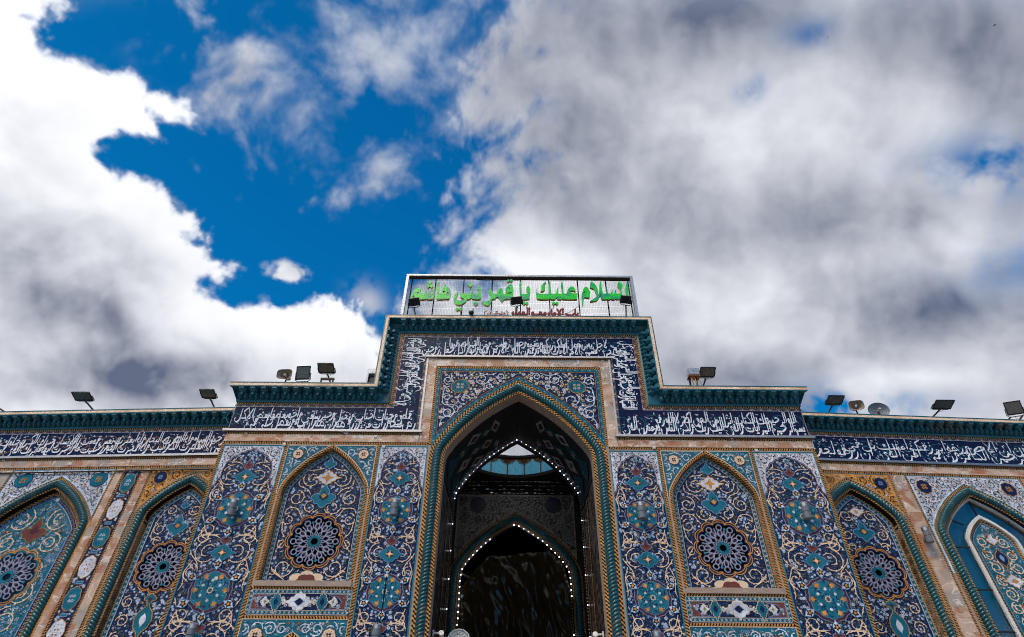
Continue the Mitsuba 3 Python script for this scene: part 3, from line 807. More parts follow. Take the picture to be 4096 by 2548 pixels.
def cornice(parent, P, frame, pitch=.30, skip_ends=.0):
    k = holder('cornice', parent)
    P = np.asarray(P, float)
    put('cove', sweep(P, [(0, -.02), (0, .030), (.050, .045), (.056, .030), (.20, .035), (.300, .09), (.325, .26), (.335, .02)], frame), 'cornice', k)
    put('lower_lip', sweep(P, [(.320, .18), (.320, .350), (.352, .350), (.352, .30)], frame), 'cornice', k)
    put('upper_lip', sweep(P, [(.432, .30), (.432, .362), (.462, .362), (.462, -.30)], frame), 'cornice', k)
    # cream fascia slabs between the lips
    a, b = offset_line(P, .352, .205), offset_line(P, .433, .205)
    for i in range(len(P) - 1):
        L = np.linalg.norm(b[i + 1] - b[i]); n = max(1, int(round(L / 1.0)))
        cuts = np.linspace(0, 1, n + 1) + np.concatenate([[0], rng.uniform(-.2, .2, n - 1) / n, [0]])
        for c0, c1 in zip(cuts[:-1], cuts[1:]):
            g = .002 / L
            q = [a[i] + (a[i + 1] - a[i]) * (c0 + g), a[i] + (a[i + 1] - a[i]) * (c1 - g), b[i] + (b[i + 1] - b[i]) * (c1 - g), b[i] + (b[i + 1] - b[i]) * (c0 + g)]
            put('fascia_slab', slab(Polygon(q), .28, .354, frame), 'fascia', k)
    mid = offset_line(P, .2, .0)
    for i in range(len(P) - 1):
        t = P[i + 1] - P[i]; t /= np.linalg.norm(t); nn = np.array([-t[1], t[0]])
        # free length at the level of the gems
        A, B = offset_line(P, .33, .04)[i], offset_line(P, .33, .04)[i + 1]
        A2, B2 = offset_line(P, .06)[i], offset_line(P, .06)[i + 1]
        lo = max((A - P[i]) @ t, (A2 - P[i]) @ t); hi = min((B - P[i]) @ t, (B2 - P[i]) @ t)
        n = int(round((hi - lo) / pitch))
        for c in lo + (np.arange(n) + .5) * (hi - lo) / n:
            v = np.array(_BR.vertices); o = P[i] + t * c
            w = np.column_stack([o[0] + t[0] * v[:, 0] + nn[0] * v[:, 1], o[1] + t[1] * v[:, 0] + nn[1] * v[:, 1], v[:, 2]])
            put('bracket', (frame(w), np.array(_BR.faces)), 'cornice', k)
    return k


def floral_border(parent, P, w, frame, name='floral_border'):
    """narrow enamelled border of little rosettes between two white lines"""
    M = Mosaic()
    q, _ = resample(P, .05)
    M.add(name, 'rust', *ribbon(q, w), 0)
    M.add(name, 'white', *ribbon(offset_line(P, -w * .42), w * .14), 1)
    M.add(name, 'teal', *ribbon(offset_line(P, w * .42), w * .16), 1)
    r, _ = resample(P, .125)
    d = np.gradient(r, axis=0); an = np.arctan2(d[:, 1], d[:, 0])
    Q = np.column_stack([r, np.full(len(r), w * .36), an])
    M.stamp('rosette', 'cream', S_DIAM, Q[0::2], 1); M.stamp('rosette', 'teal', S_FLOWER6, Q[1::2], 1)
    M.stamp('rosette', 'maroon', S_DISC, Q * [1, 1, .4, 1], 2)
    h = Q.copy(); h[:, :2] += d * .5; h[:, 2] *= .45
    M.stamp('rosette', 'gold', S_DIAM, h[:-1], 1)
    k = holder(name, parent)
    M.emit(k, frame, base=.006)
    return k


# ------------------------------------------------------------------ parts of the tiled front
def medallion(M, cx, cy, r, seed=0):
    """eight-lobed turquoise star in a dark red frame, six white cartouches round it"""
    star = lobed(cx, cy, r * .97, r * .96, 12, .030, 0, 144, .8).union(lobed(cx, cy, r * .97, r * .96, 6, .055, PI / 2, 144, 1.6))
    M.poly('medallion', 'sky_blue', star.buffer(.014), 4)
    M.poly('medallion', 'maroon', star, 5)
    inn = star.buffer(-.060 * r / .43)
    M.poly('medallion', 'sky_blue', inn.buffer(.010), 6)
    M.poly('medallion', 'teal', inn, 7)
    R = np.random.default_rng(seed + 5)
    a = np.arange(6) * PI / 3
    P = np.column_stack([cx + .60 * r * np.cos(a), cy + .60 * r * np.sin(a), np.full(6, .25 * r), a])
    M.stamp('medallion', 'gold', S_HALF, P, 8); M.stamp('medallion', 'gold', (S_HALF[0] * [1, -1], S_HALF[1]), P, 8)
    a2 = a + PI / 6
    M.stamp('medallion', 'white', S_FLOWER8, np.column_stack([cx + .46 * r * np.cos(a2), cy + .46 * r * np.sin(a2), np.full(6, .085 * r), a2]), 8)
    n = 46
    ra, aa = r * np.sqrt(R.uniform(.02, .60, n)), R.uniform(0, 2 * PI, n)
    M.stamp('medallion', 'navy', S_COMMA, np.column_stack([cx + ra * np.cos(aa), cy + ra * np.sin(aa), np.full(n, .16 * r), R.uniform(0, 6, n)]), 7.5)
    ra, aa = r * np.sqrt(R.uniform(.02, .6, 30)), R.uniform(0, 2 * PI, 30)
    M.stamp('medallion', 'sky_blue', S_DISC, np.column_stack([cx + ra * np.cos(aa), cy + ra * np.sin(aa), np.full(30, .030 * r), aa]), 7.6)
    M.stamp('medallion', 'cream', S_FLOWER8, [[cx, cy, .17 * r, 0]], 8)
    M.stamp('medallion', 'teal', S_DISC, [[cx, cy, .10 * r, 0]], 9)
    M.stamp('medallion', 'rust', S_FLOWER6, [[cx, cy, .06 * r, 0]], 10)
    out = [star.buffer(.02)]
    for t in (PI / 2, PI / 6, -PI / 6, -PI / 2, -5 * PI / 6, 5 * PI / 6):
        x, y = cx + 1.20 * r * math.cos(t), cy + 1.22 * r * math.sin(t)
        out.append(shape(M, DROP, x, y, .30 * r, 'white', 'blue', 'medallion', 9, None, math.degrees(t) - 90, .95, .012))
        M.stamp('medallion', 'black', S_FLOWER5, [[x, y, .18 * r, t]], 11)
        M.stamp('medallion', 'gold', S_FLOWER6, [[x, y, .085 * r, t]], 12)
    return unary_union(out)


def small_medallion(M, cx, cy, rx, ry, fill, rim, core, layer=4, n=8):
    p = lobed(cx, cy, rx, ry, n, .07, 0, 72)
    M.poly('medallion', rim, p.buffer(.016), layer); M.poly('medallion', fill, p, layer + 1)
    for k, a in enumerate((PI / 4, 3 * PI / 4, 5 * PI / 4, 7 * PI / 4)):
        M.stamp('medallion', core, S_FLOWER5, [[cx + .30 * rx * math.cos(a), cy + .30 * ry * math.sin(a), .26 * min(rx, ry), a]], layer + 2)
        M.stamp('medallion', 'maroon', S_DISC, [[cx + .30 * rx * math.cos(a), cy + .30 * ry * math.sin(a), .10 * min(rx, ry), a]], layer + 3)
    a = np.arange(10) * PI / 5
    M.stamp('medallion', 'navy', S_COMMA, np.column_stack([cx + .68 * rx * np.cos(a), cy + .68 * ry * np.sin(a), np.full(10, .22 * min(rx, ry)), a + 1]), layer + 2)
    return p.buffer(.02)


def pilaster(parent, frame, u0, u1, zt, zb, seed):
    cx, hw = (u0 + u1) / 2, (u1 - u0) / 2
    M = Mosaic()
    M.poly('field', 'navy', sbox(u0, zb, u1, zt), 0)
    for x in (u0 + .012, u1 - .012): M.add('edge_line', 'aqua', *ribbon(vline(x, zb, zt), .026), 2)
    M.add('edge_line', 'teal', *ribbon(hline(u0, u1, zt - .018), .036), 2.5)
    # white spandrel over a cusped top
    h = [(0, -.10), (.06, -.155), (.16, -.165), (.25, -.215), (.36, -.235), (.44, -.305), (.56, -.345), (.63, -.44), (.72, -.50), (.76, -.62), (.80, -.78), (.79, -.93), (.86, -1.00), (.88, -1.12), (.97, -1.20), (1.0, -1.32)]
    h = np.array(h) * [hw * .985, 1.0]
    q = smooth_path(h, 4)
    cusp = np.vstack([(q * [-1, 1])[::-1], q]) + [cx, zt]
    white = Polygon(np.vstack([cusp, [[u1 - .02, zt - .03], [u0 + .02, zt - .03]]])).buffer(0).buffer(-.003)
    M.poly('spandrel', 'white', white, 1)
    M.add('spandrel', 'rust', *ribbon(cusp, .022), 6); M.add('spandrel', 'sky_blue', *ribbon(cusp - [0, .022], .014), 6)
    wv = []
    for sg in (-1, 1):
        for (a, b, r) in ((.30, .16, .10), (.72, .26, .12), (.90, .62, .07), (.93, .95, .06)):
            wv.append(spiral(cx + sg * a * hw, zt - b, r, PI / 2, 1.2, sg, 30))
    arabesque(M, white.buffer(-.005), wv, [], PAL_WHITE, seed + 1, True, .048, .018, 'black', .027)
    field = Polygon(np.vstack([[[u0 + .03, zb]], cusp[1:-1], [[u1 - .03, zb]]])).buffer(0)
    blocked, vines = [white], []
    zm, r = [8.32, 6.37, 4.42], .435 * min(1.12, hw / .66)
    for i, z in enumerate(zm):
        blocked.append(medallion(M, cx, z, r, seed + i))
    for z in (9.30, 7.35, 5.40):                       # teal lozenge, red palmette above it, and the spirals round them
        blocked.append(shape(M, LOZENGE, cx, z - .12, .30, 'teal', 'sky_blue', 'palmette', 4, 'navy', 0, 1.0, .012))
        M.stamp('palmette', 'gold', star_stamp(4, .35), [[cx, z - .12, .11, 0]], 6.5); M.stamp('palmette', 'cream', S_DISC, [[cx, z - .12, .04, 0]], 7)
        blocked.append(shape(M, PALMETTE, cx, z + .22, .16, 'rust', 'sky_blue', 'palmette', 4, 'maroon', 0, .9, .012))
        for sg in (-1, 1):
            vines += [spiral(cx + sg * .44 * hw, z - .10, .40 * hw, PI / 2, 1.55, -sg, 54), spiral(cx + sg * .60 * hw, z + .42, .25 * hw, -PI / 2, 1.3, sg, 40), spiral(cx + sg * .74 * hw, z - .55, .22 * hw, PI / 2, 1.3, sg, 36),
                      smooth_path([(cx, z + .02), (cx + sg * .30 * hw, z + .28), (cx + sg * .85 * hw, z + .25), (cx + sg * .92 * hw, z - .10), (cx + sg * .60 * hw, z - .42), (cx + sg * .80 * hw, z - .78)], 8),
                      smooth_path([(cx + sg * .78 * hw, z - .30), (cx + sg * .93 * hw, z - .62), (cx + sg * .72 * hw, z - .80)], 8)]
    z = zt - .42
    M.stamp('palmette', 'white', star_stamp(7, .45), [[cx, z + .14, .10, PI / 2]], 5); M.stamp('palmette', 'teal', S_FLOWER6, [[cx, z + .14, .06, 0]], 6)
    for z in zm:                                       # the vines that run down beside each medallion
        for sg in (-1, 1):
            vines.append(smooth_path([(cx + sg * .92 * hw, z + .42), (cx + sg * .86 * hw, z + .12), (cx + sg * .95 * hw, z - .08), (cx + sg * .84 * hw, z - .30), (cx + sg * .62 * hw, z - .62), (cx + sg * .20 * hw, z - .66)], 8))
            vines.append(spiral(cx + sg * .66 * hw, z - .72, .22 * hw, PI / 2, 1.3, -sg, 36))
    arabesque(M, field, vines, blocked, PAL_NAVY, seed, True)
    k = holder('pilaster_panel', parent)
    M.emit(k, frame)
    return k


def grille(parent, frame, cx, cz, r, d, rim='gold'):
    """pierced rosette: strips of white faience round the openings"""
    k = holder('rosette_grille', parent)
    ms = []

    def strap(path, w, closed=False, t=.035):
        v, f = ribbon(path, w, closed)
        n = len(v)
        ring = len(path) + (1 if closed else 0)
        i = np.arange(ring - 1) * 2
        side = lambda a, b: np.vstack([np.stack([a, b, b + n], -1), np.stack([a, b + n, a + n], -1)])
        F = np.vstack([f, side(i, i + 2), side(i + 1, i + 3)])
        V = np.vstack([np.column_stack([v, np.full(n, d)]), np.column_stack([v, np.full(n, d - t)])])
        ms.append((V, F))
    P = lambda rr, a: (cx + r * rr * math.cos(a), cz + r * rr * math.sin(a))
    w0 = .026 * r / .58; r = r * 1.02

    def loop(rr, a, q, n=12): c = P(rr, a); strap([(c[0] + r * q * math.cos(x), c[1] + r * q * math.sin(x)) for x in np.linspace(0, 2 * PI, n + 1)[:-1]], w0 * .9, True)
    for j in range(12):
        a, da = j * PI / 6, PI / 12
        loop(.868, a, .112, 14)
        strap(smooth_path([P(.78, a), P(.70, a + .42 * da), P(.60, a + .46 * da), P(.47, a)], 5), w0)
        strap(smooth_path([P(.78, a), P(.70, a - .42 * da), P(.60, a - .46 * da), P(.47, a)], 5), w0)
        strap(smooth_path([P(.47, a), P(.54, a + .55 * da), P(.66, a + da), P(.86, a + da)], 5), w0 * .9)
        strap(smooth_path([P(.47, a + 2 * da), P(.54, a + 1.45 * da), P(.66, a + da)], 5), w0 * .9)
        strap(smooth_path([P(.25, a), P(.33, a + .6 * da), P(.47, a)], 4), w0 * .8); strap(smooth_path([P(.25, a), P(.33, a - .6 * da), P(.47, a)], 4), w0 * .8)
    n, V, F = 0, [], []
    for v, f in ms: V.append(v); F.append(f + n); n += len(v)
    put('lattice', (frame(np.vstack(V)), np.vstack(F)), 'faience', k, stuff=True)
    M = Mosaic()
    hub = lobed(cx, cz, .25 * r, .25 * r, 10, .10, 0, 60).difference(lobed(cx, cz, .14 * r, .14 * r, 10, .1, 0, 40))
    M.poly('hub', 'teal', hub, 1)
    for j in range(12):
        x, y = P(.82, j * PI / 6 + PI / 12)
        if j % 2 == 0: M.stamp('boss', 'aqua', S_FLOWER6, [[x, y, .07 * r, 0]], 1.5)
        M.stamp('boss', 'maroon', S_DISC, [[*P(.62, j * PI / 6), .045 * r, 0]], 1.5)
    M.emit(k, frame, base=d)
    return k


def niche(parent, frame, cx, hw_box, zb, zt, seed, full=True):
    """arched niche panel, set back in the wall, with a rosette grille; returns the opening to cut from the wall"""
    hw = hw_box - .125
    curve = arch_curve(hw, zt - 1.72, zt - .07, zb, cx)
    hole = area(curve)
    k = holder('niche_panel', parent)
    dep = -.15
    inner = area(inset(curve, .018))
    gz, gr = zt - 2.52, .575
    disc = lobed(cx, gz, gr * 1.01, gr * 1.01, 12, .03, 0, 96)
    put('panel', slab(hole.buffer(.05).difference(disc), dep - .05, dep, frame), 'navy', k)
    F2 = lambda v: frame(np.asarray(v) + [0, 0, dep])
    # reveal of the arch, striped
    c2, s2 = resample(curve, .03)
    V = np.vstack([np.column_stack([c2, np.full(len(c2), 0.0)]), np.column_stack([c2, np.full(len(c2), dep)])]); n = len(c2); i = np.arange(n - 1)
    put('reveal', (frame(V), np.vstack([np.stack([i, i + 1, i + n + 1], -1), np.stack([i, i + n + 1, i + n], -1)])), 'black', k)
    Q = lambda ss, o: np.stack([np.interp(ss, s2, c2[:, j]) for j in (0, 1)] + [o], -1)
    ss = np.arange(.02, s2[-1] - .08, .068)
    for rows, (o0, o1), sh in ((0, (-.012, dep / 2), 0), (1, (dep / 2, dep + .01), .034)):
        one = np.ones(len(ss))
        quad = np.stack([Q(ss + sh, o0 * one), Q(ss + sh + .034, o0 * one), Q(ss + sh + .06, o1 * one), Q(ss + sh + .026, o1 * one)], 1).reshape(-1, 3)
        nrm = np.array([cx, zt - 1.8]) - quad[:, :2]; nrm /= np.linalg.norm(nrm, axis=1, keepdims=True)
        quad[:, :2] += nrm * .004
        j = np.arange(len(ss)) * 4
        put('yellow_tile', (frame(quad), np.vstack([np.stack([j, j + 1, j + 2], -1), np.stack([j, j + 2, j + 3], -1)])), 'gold', k, stuff=True)
    M = Mosaic()
    b = inset(curve, .075)
    border(M, b, .10, 'border', 'teal', 'white', .115)
    field = area(inset(curve, .135)).difference(disc.buffer(.085))
    M.add('scalloped_rim', 'gold', *ribbon(np.array(lobed(cx, gz, gr * 1.13, gr * 1.13, 12, .075, 0, 144, .5).exterior.coords), .022), 4)
    M.add('scalloped_rim', 'gold', *ribbon(np.array(lobed(cx, gz, gr * 1.06, gr * 1.06, 12, .055, 0, 144, .5).exterior.coords), .016), 4)
    blk = [disc.buffer(.09)]
    blk.append(shape(M, PALMETTE, cx, zt - .44, .17, 'teal', 'sky_blue', 'palmette', 4, None, 0, 1))
    blk.append(shape(M, LOZENGE, cx, zt - .86, .29, 'white', 'gold', 'palmette', 4, None, 0, 1.05)); M.stamp('palmette', 'gold', star_stamp(4, .4), [[cx, zt - .86, .16, 0]], 6)
    blk.append(shape(M, PALMETTE, cx, zt - 1.36, .33, 'teal', 'sky_blue', 'palmette', 4, 'navy', 0, 1)); M.stamp('palmette', 'gold', S_DIAM, [[cx, zt - 1.36, .075, 0]], 7)
    half = lobed(cx, zb - .02, .44, .27, 8, .10, 0, 80).intersection(sbox(cx - 1, zb, cx + 1, zb + 1))
    M.poly('palmette', 'teal', half.buffer(.014).intersection(sbox(cx - 1, zb, cx + 1, zb + 1)), 4); M.poly('palmette', 'cream', half, 5)
    M.poly('palmette', 'rust', lobed(cx, zb, .24, .19, 6, .1, 0, 50).intersection(sbox(cx - 1, zb, cx + 1, zb + 1)), 6); blk.append(half.buffer(.02))
    vines = []
    H = hw / 1.09
    for sg in (-1, 1):
        for (x, dz, r, a0, tn, cw) in ((.40, -.90, .26, PI / 2, 1.5, -1), (.70, -1.42, .21, PI / 2, 1.4, 1), (.30, -1.66, .20, PI, 1.3, -1), (.78, -1.98, .17, PI / 2, 1.3, -1), (.80, -2.62, .17, -PI / 2, 1.3, -1), (.62, -3.16, .27, PI / 2, 1.5, 1), (.86, -3.28, .10, 0, 1, 1)):
            vines.append(spiral(cx + sg * x * H, zt + dz, r, a0, tn, cw * sg, 50))
        vines += [smooth_path([(cx + sg * .06, zt - .55), (cx + sg * .22, zt - .62), (cx + sg * .62 * H, zt - .72), (cx + sg * .72 * H, zt - 1.05), (cx + sg * .45 * H, zt - 1.20), (cx + sg * .30 * H, zt - 1.42)], 8),
                  smooth_path([(cx + sg * .08, zt - 1.72), (cx + sg * .40 * H, zt - 1.95), (cx + sg * .62 * H, zt - 1.70), (cx + sg * .90 * H, zt - 1.75), (cx + sg * .88 * H, zt - 2.25), (cx + sg * .74 * H, zt - 2.45)], 8),
                  smooth_path([(cx + sg * .70 * H, zt - 2.45), (cx + sg * .92 * H, zt - 2.8), (cx + sg * .88 * H, zt - 3.2), (cx + sg * .5 * H, zt - 3.46)], 8),
                  smooth_path([(cx + sg * .14, zt - 3.08), (cx + sg * .26 * H, zt - 3.25), (cx + sg * .34 * H, zt - 3.45)], 6)]
    arabesque(M, field, vines, blk, PAL_NAVY, seed, True)
    M.emit(k, F2)
    grille(k.rsplit('__', 1)[0], F2, cx, gz, gr, -.004)
    return hole, curve


def spandrel(parent, frame, poly, ground, pal, rosettes, seed, vine='white', vw=.022):
    M = Mosaic()
    M.poly('field', ground, poly, 0)
    blk, vines = [], []
    for (x, y, rx, ry, fill, rim, core) in rosettes: blk.append(small_medallion(M, x, y, rx, ry, fill, rim, core))
    x0, y0, x1, y1 = poly.bounds
    R = np.random.default_rng(seed)
    cx = (x0 + x1) / 2
    for sg in (-1, 1):
        for f, r in ((.93, .13), (.70, .17), (.44, .15), (.22, .12)):
            x = cx + sg * f * (x1 - x0) / 2
            z = y1 - .20
            while z > y0 + .1:
                vines.append(spiral(x, z, r, R.uniform(0, 6), 1.4, sg * R.choice([-1, 1]), 40)); z -= 2.15 * r
    arabesque(M, poly.buffer(-.012), vines, blk, pal, seed, True, .066, vw, vine, .036)
    for g_ in getattr(poly, 'geoms', [poly]):
        if g_.area > .003: M.add('edge_line', 'aqua' if ground != 'teal' else 'cream', *ribbon(np.array(g_.exterior.coords), .016), 2)
    k = holder('spandrel_panel', parent); M.emit(k, frame); return k


def rect_panel(parent, frame, x0, x1, z0, z1, seed):
    """horizontal tile panel: turquoise border, dark blue field with a chain of cartouches"""
    M = Mosaic(); cx, cz = (x0 + x1) / 2, (z0 + z1) / 2
    M.poly('field', 'navy', sbox(x0, z0, x1, z1), 0)
    border(M, [(x0 + .055, z0 + .055), (x0 + .055, z1 - .055), (x1 - .055, z1 - .055), (x1 - .055, z0 + .055), (x0 + .055, z0 + .055)], .095, 'border', 'teal', 'white', .10)
    fld = sbox(x0 + .12, z0 + .12, x1 - .12, z1 - .12); hh = (z1 - z0) / 2 - .12
    for sx in (-1, 1):
        c = Polygon([(cx + sx * (x1 - x0 - .24) / 2, z) for z in (cz - hh, cz + hh)] + [(cx + sx * .62, cz + hh), (cx + sx * .74, cz + .75 * hh), (cx + sx * .86, cz + .70 * hh), (cx + sx * .96, cz), (cx + sx * .86, cz - .70 * hh), (cx + sx * .74, cz - .75 * hh), (cx + sx * .62, cz - hh)]).buffer(0)
        M.poly('corner', 'rust', c, 2); M.add('corner', 'sky_blue', *ribbon(np.array(c.exterior.coords), .012), 3)
    blk = [shape(M, LOZENGE, cx, cz, .30, 'white', 'cream', 'cartouche', 4, 'navy', 0, 1.0, .014)]
    for sx in (-1, 1):
        blk.append(shape(M, LOZENGE, cx + sx * .52, cz, .20, 'teal', 'cream', 'cartouche', 4, 'navy', 90, 1.1, .012))
        blk.append(shape(M, PALMETTE, cx + sx * .76, cz, .11, 'white', 'cream', 'cartouche', 4, 'olive', 90 * sx, 1, .012))
        blk.append(shape(M, PALMETTE, cx + sx * .355, cz, .06, 'white', 'cream', 'cartouche', 4, 'olive', -90 * sx, 1, .012))
    arabesque(M, fld, [], blk, PAL_NAVY, seed, False, .07, fl=.042)
    k = holder('cartouche_panel', parent); M.emit(k, frame); return k


# ------------------------------------------------------------------ ground
g = trimesh.creation.box((1600, 1600, .5)); g.apply_translation((0, 0, -.25))
put('paving', g, 'paving'); labels['paving'] = {'label': 'grey stone paving of the forecourt in front of the gateway', 'kind': 'structure'}

# ------------------------------------------------------------------ the gateway
GATE = empty('shrine_gateway', 'tall blue tiled gateway with a deep dark pointed arch and white calligraphy bands', 'gateway')
A_OUT = arch_curve(2.36, 9.0, 12.34, 0.0)
A_IN = inset(A_OUT, .40)
block = Polygon([(-7.86, 0), (-7.86, 11.75), (-3.58, 11.75), (-3.58, 14.40), (3.58, 14.40), (3.58, 11.75), (7.86, 11.75), (7.86, 0)])
holes = [area(A_IN)]
for s in (-1, 1):
    Fk = F_flank(s)
    PIL = [(2.405, 3.665), (6.185, 7.795)]
    for j, (a, b) in enumerate(PIL): pilaster(GATE, Fk, a, b, 10.11, 3.2, 40 + 7 * j + (s > 0) * 100)
    N0, N1, NC = 3.755, 6.095, 4.925
    hole, curve = niche(GATE, Fk, NC, (N1 - N0) / 2, 6.60, 10.11, 300 + s)
    sp = sbox(N0, 6.62, N1, 10.11).difference(area(np.array(LineString(curve).offset_curve(-.085, join_style='mitre').coords)))
    sp = sp.intersection(sbox(N0, 8.75, N1, 10.11))
    spandrel(GATE, Fk, sp, 'teal', PAL_TEAL, [(NC + q * .86, 9.85, .125, .125, 'cream', 'maroon', 'black') for q in (-1, 1)], 500 + s)
    stripes(GATE, [np.array(LineString(curve).offset_curve(-.042, join_style='mitre').coords)], .075, Fk)
    put('sill', slab(sbox(N0 + .06, 6.475, N1 - .06, 6.60), -.15, .045, Fk), 'stone', GATE)
    rect_panel(GATE, Fk, N0, N1, 5.86, 6.42, 600 + s)
    # top of the lower niche
    low = arch_curve(1.09, 3.75, 5.42, 2.4, NC)
    sp2 = sbox(N0, 2.4, N1, 5.775).difference(area(np.array(LineString(low).offset_curve(-.085, join_style='mitre').coords))).intersection(sbox(N0, 4.0, N1, 5.775))
    spandrel(GATE, Fk, sp2, 'teal', PAL_TEAL, [(NC + q * .80, 5.44, .14, .14, 'cream', 'maroon', 'black') for q in (-1, 1)], 520 + s)
    stripes(GATE, [np.array(LineString(low).offset_curve(-.042, join_style='mitre').coords)], .075, Fk)
    put('niche_back', slab(area(low), -.3, -.25, Fk), 'navy', GATE)
    stripes(GATE, [vline(3.71, 3.2, 10.145), vline(6.14, 3.2, 10.145), vline(7.835, 3.2, 10.145)], .082, Fk)
    stripes(GATE, [hline(N0, N1, 6.447), hline(N0, N1, 5.818)], .058, Fk)
    stripes(GATE, [hline(2.40, 7.875, 10.185), hline(2.70, 7.875, 10.465)], .062, Fk)
    fl = lambda q, c=hole, l=area(low): None
    dz = .04 if s < 0 else -.04
    for q in (hole, area(low)): holes.append(affinity.translate(affinity.scale(q, s, 1, origin=(0, 0)), 0, dz))
    marble_run(GATE, Fk, [(2.67, 10.222, 7.86, 10.432), (2.40, 10.222, 2.645, 13.06)])
    # plain plinth of marble under the tiles (below the picture)
    put('plinth', slab(sbox(2.45, 0, 7.84, 3.17).difference(area(low)), -.02, .03, Fk), 'marble', GATE)
    for (x0, z0, x1, z1, nm) in ((2.60, 10.505, 7.96, 10.572, 'steel_ledge'),):
        put(nm, slab(sbox(x0, z0, x1, z1), -.02, .085, Fk), 'steel', GATE)
    put('steel_trim', slab(sbox(2.645, 10.575, 2.69, 13.10), -.01, .05, Fk), 'steel', GATE)
marble_run(GATE, F_main, [(-2.395, 12.80, 2.395, 13.06)])
put('steel_ledge', slab(sbox(-2.74, 13.10, 2.74, 13.160), -.02, .085, F_main), 'steel', GATE)
wall = block
for q in holes: wall = wall.difference(q)
put('wall', slab(wall, -.40, 0.0, F_main), 'stone', GATE)
# iwan: ring round the arch
stripes(GATE, [inset(A_OUT, .047)], .086, F_main, rows=2, pitch=.10)
q = inset(A_OUT, .20)
put('rope_bed', (lambda vf: (F_main(np.column_stack([vf[0], np.full(len(vf[0]), .003)])), vf[1]))(ribbon(resample(q, .05)[0], .235)), 'rope', GATE)
rope(GATE, q, .102, F_main, d=.004)
stripes(GATE, [inset(A_OUT, .357)], .086, F_main, rows=2, pitch=.085)
stripes(GATE, [[(-2.36, 10.2), (-2.36, 12.765), (2.36, 12.765), (2.36, 10.2)]], .066, F_main)
stripes(GATE, [[(-2.62, 10.5), (-2.62, 13.075), (2.62, 13.075), (2.62, 10.5)]], .040, F_main, pitch=.055)
sp = sbox(-2.32, 10.05, 2.32, 12.725).difference(area(inset(A_OUT, -.004)).union(sbox(-2.6, 0, 2.6, 10.05)))
M = Mosaic(); M.poly('field', 'navy', sp, 0)
fr = sp.difference(sp.buffer(-.085, join_style='mitre'))
M.poly('border', 'teal', fr, 1); M.poly('border', 'night', sp.buffer(-.080, join_style='mitre').difference(sp.buffer(-.10, join_style='mitre')), 2); M.poly('border', 'gold', sp.buffer(-.10, join_style='mitre').difference(sp.buffer(-.111, join_style='mitre')), 2)
ring = LineString(sp.buffer(-.042, join_style='mitre').exterior.coords)
P = np.array([[*ring.interpolate(t).coords[0], .022, t] for t in np.arange(0, ring.length, .105)])
M.stamp('border', 'sky_blue', S_DIAM, P[0::2], 2); M.stamp('border', 'black', S_COMMA, P[1::2] * [1, 1, 2.0, 1], 2); M.stamp('border', 'cream', S_DISC, P[0::2] * [1, 1, .45, 1], 3)
inner = sp.buffer(-.115)
inner = max(getattr(inner, 'geoms', [inner]), key=lambda g_: g_.area)
blk, vines = [], []
for sg in (-1, 1):
    m = affinity.rotate(lobed(sg * 1.66, 12.10, .25, .20, 8, .07, 0, 80), -25 * sg, origin=(sg * 1.66, 12.10))
    M.poly('medallion', 'gold', m.buffer(.018), 4); M.poly('medallion', 'teal', m, 5); blk.append(m.buffer(.03))
    aa = np.arange(14) * 2 * PI / 14
    M.stamp('medallion', 'navy', S_COMMA, np.column_stack([sg * 1.66 + .16 * np.cos(aa), 12.10 + .13 * np.sin(aa), np.full(14, .06), aa + 1.2]), 6)
    for dx in (-.062, .062):
        for dz in (-.055, .055):
            M.stamp('medallion', 'cream', S_FLOWER5, [[sg * 1.66 + dx, 12.10 + dz, .052, 0]], 7); M.stamp('medallion', 'maroon', S_DISC, [[sg * 1.66 + dx, 12.10 + dz, .02, 0]], 8)
    for (x, z, r, a0, cw) in ((1.05, 12.35, .21, 0, 1), (.52, 12.46, .13, PI, -1), (1.50, 11.66, .24, PI / 2, -1), (2.02, 12.30, .16, 0, 1), (2.02, 11.72, .13, PI, 1), (1.95, 11.22, .20, PI / 2, 1), (2.08, 10.80, .10, 0, -1), (.16, 12.54, .07, 0, 1), (.85, 12.10, .10, 1, 1), (2.12, 10.55, .06, 0, 1)):
        vines.append(spiral(sg * x, z, r, a0, 1.5, cw * sg, 46))
    vines += [smooth_path([(sg * .1, 12.6), (sg * .5, 12.62), (sg * .85, 12.50), (sg * 1.25, 12.58), (sg * 1.45, 12.42)], 8), smooth_path([(sg * 1.95, 12.55), (sg * 1.90, 12.15), (sg * 2.1, 12.0), (sg * 2.1, 11.5), (sg * 1.75, 11.45), (sg * 1.7, 11.25), (sg * 2.1, 11.0), (sg * 2.12, 10.6)], 8)]
arabesque(M, inner, vines, blk, PAL_IWAN, 77, True, .085, .024, 'white', .046)
k = holder('spandrel_panel', GATE); M.emit(k, F_main)

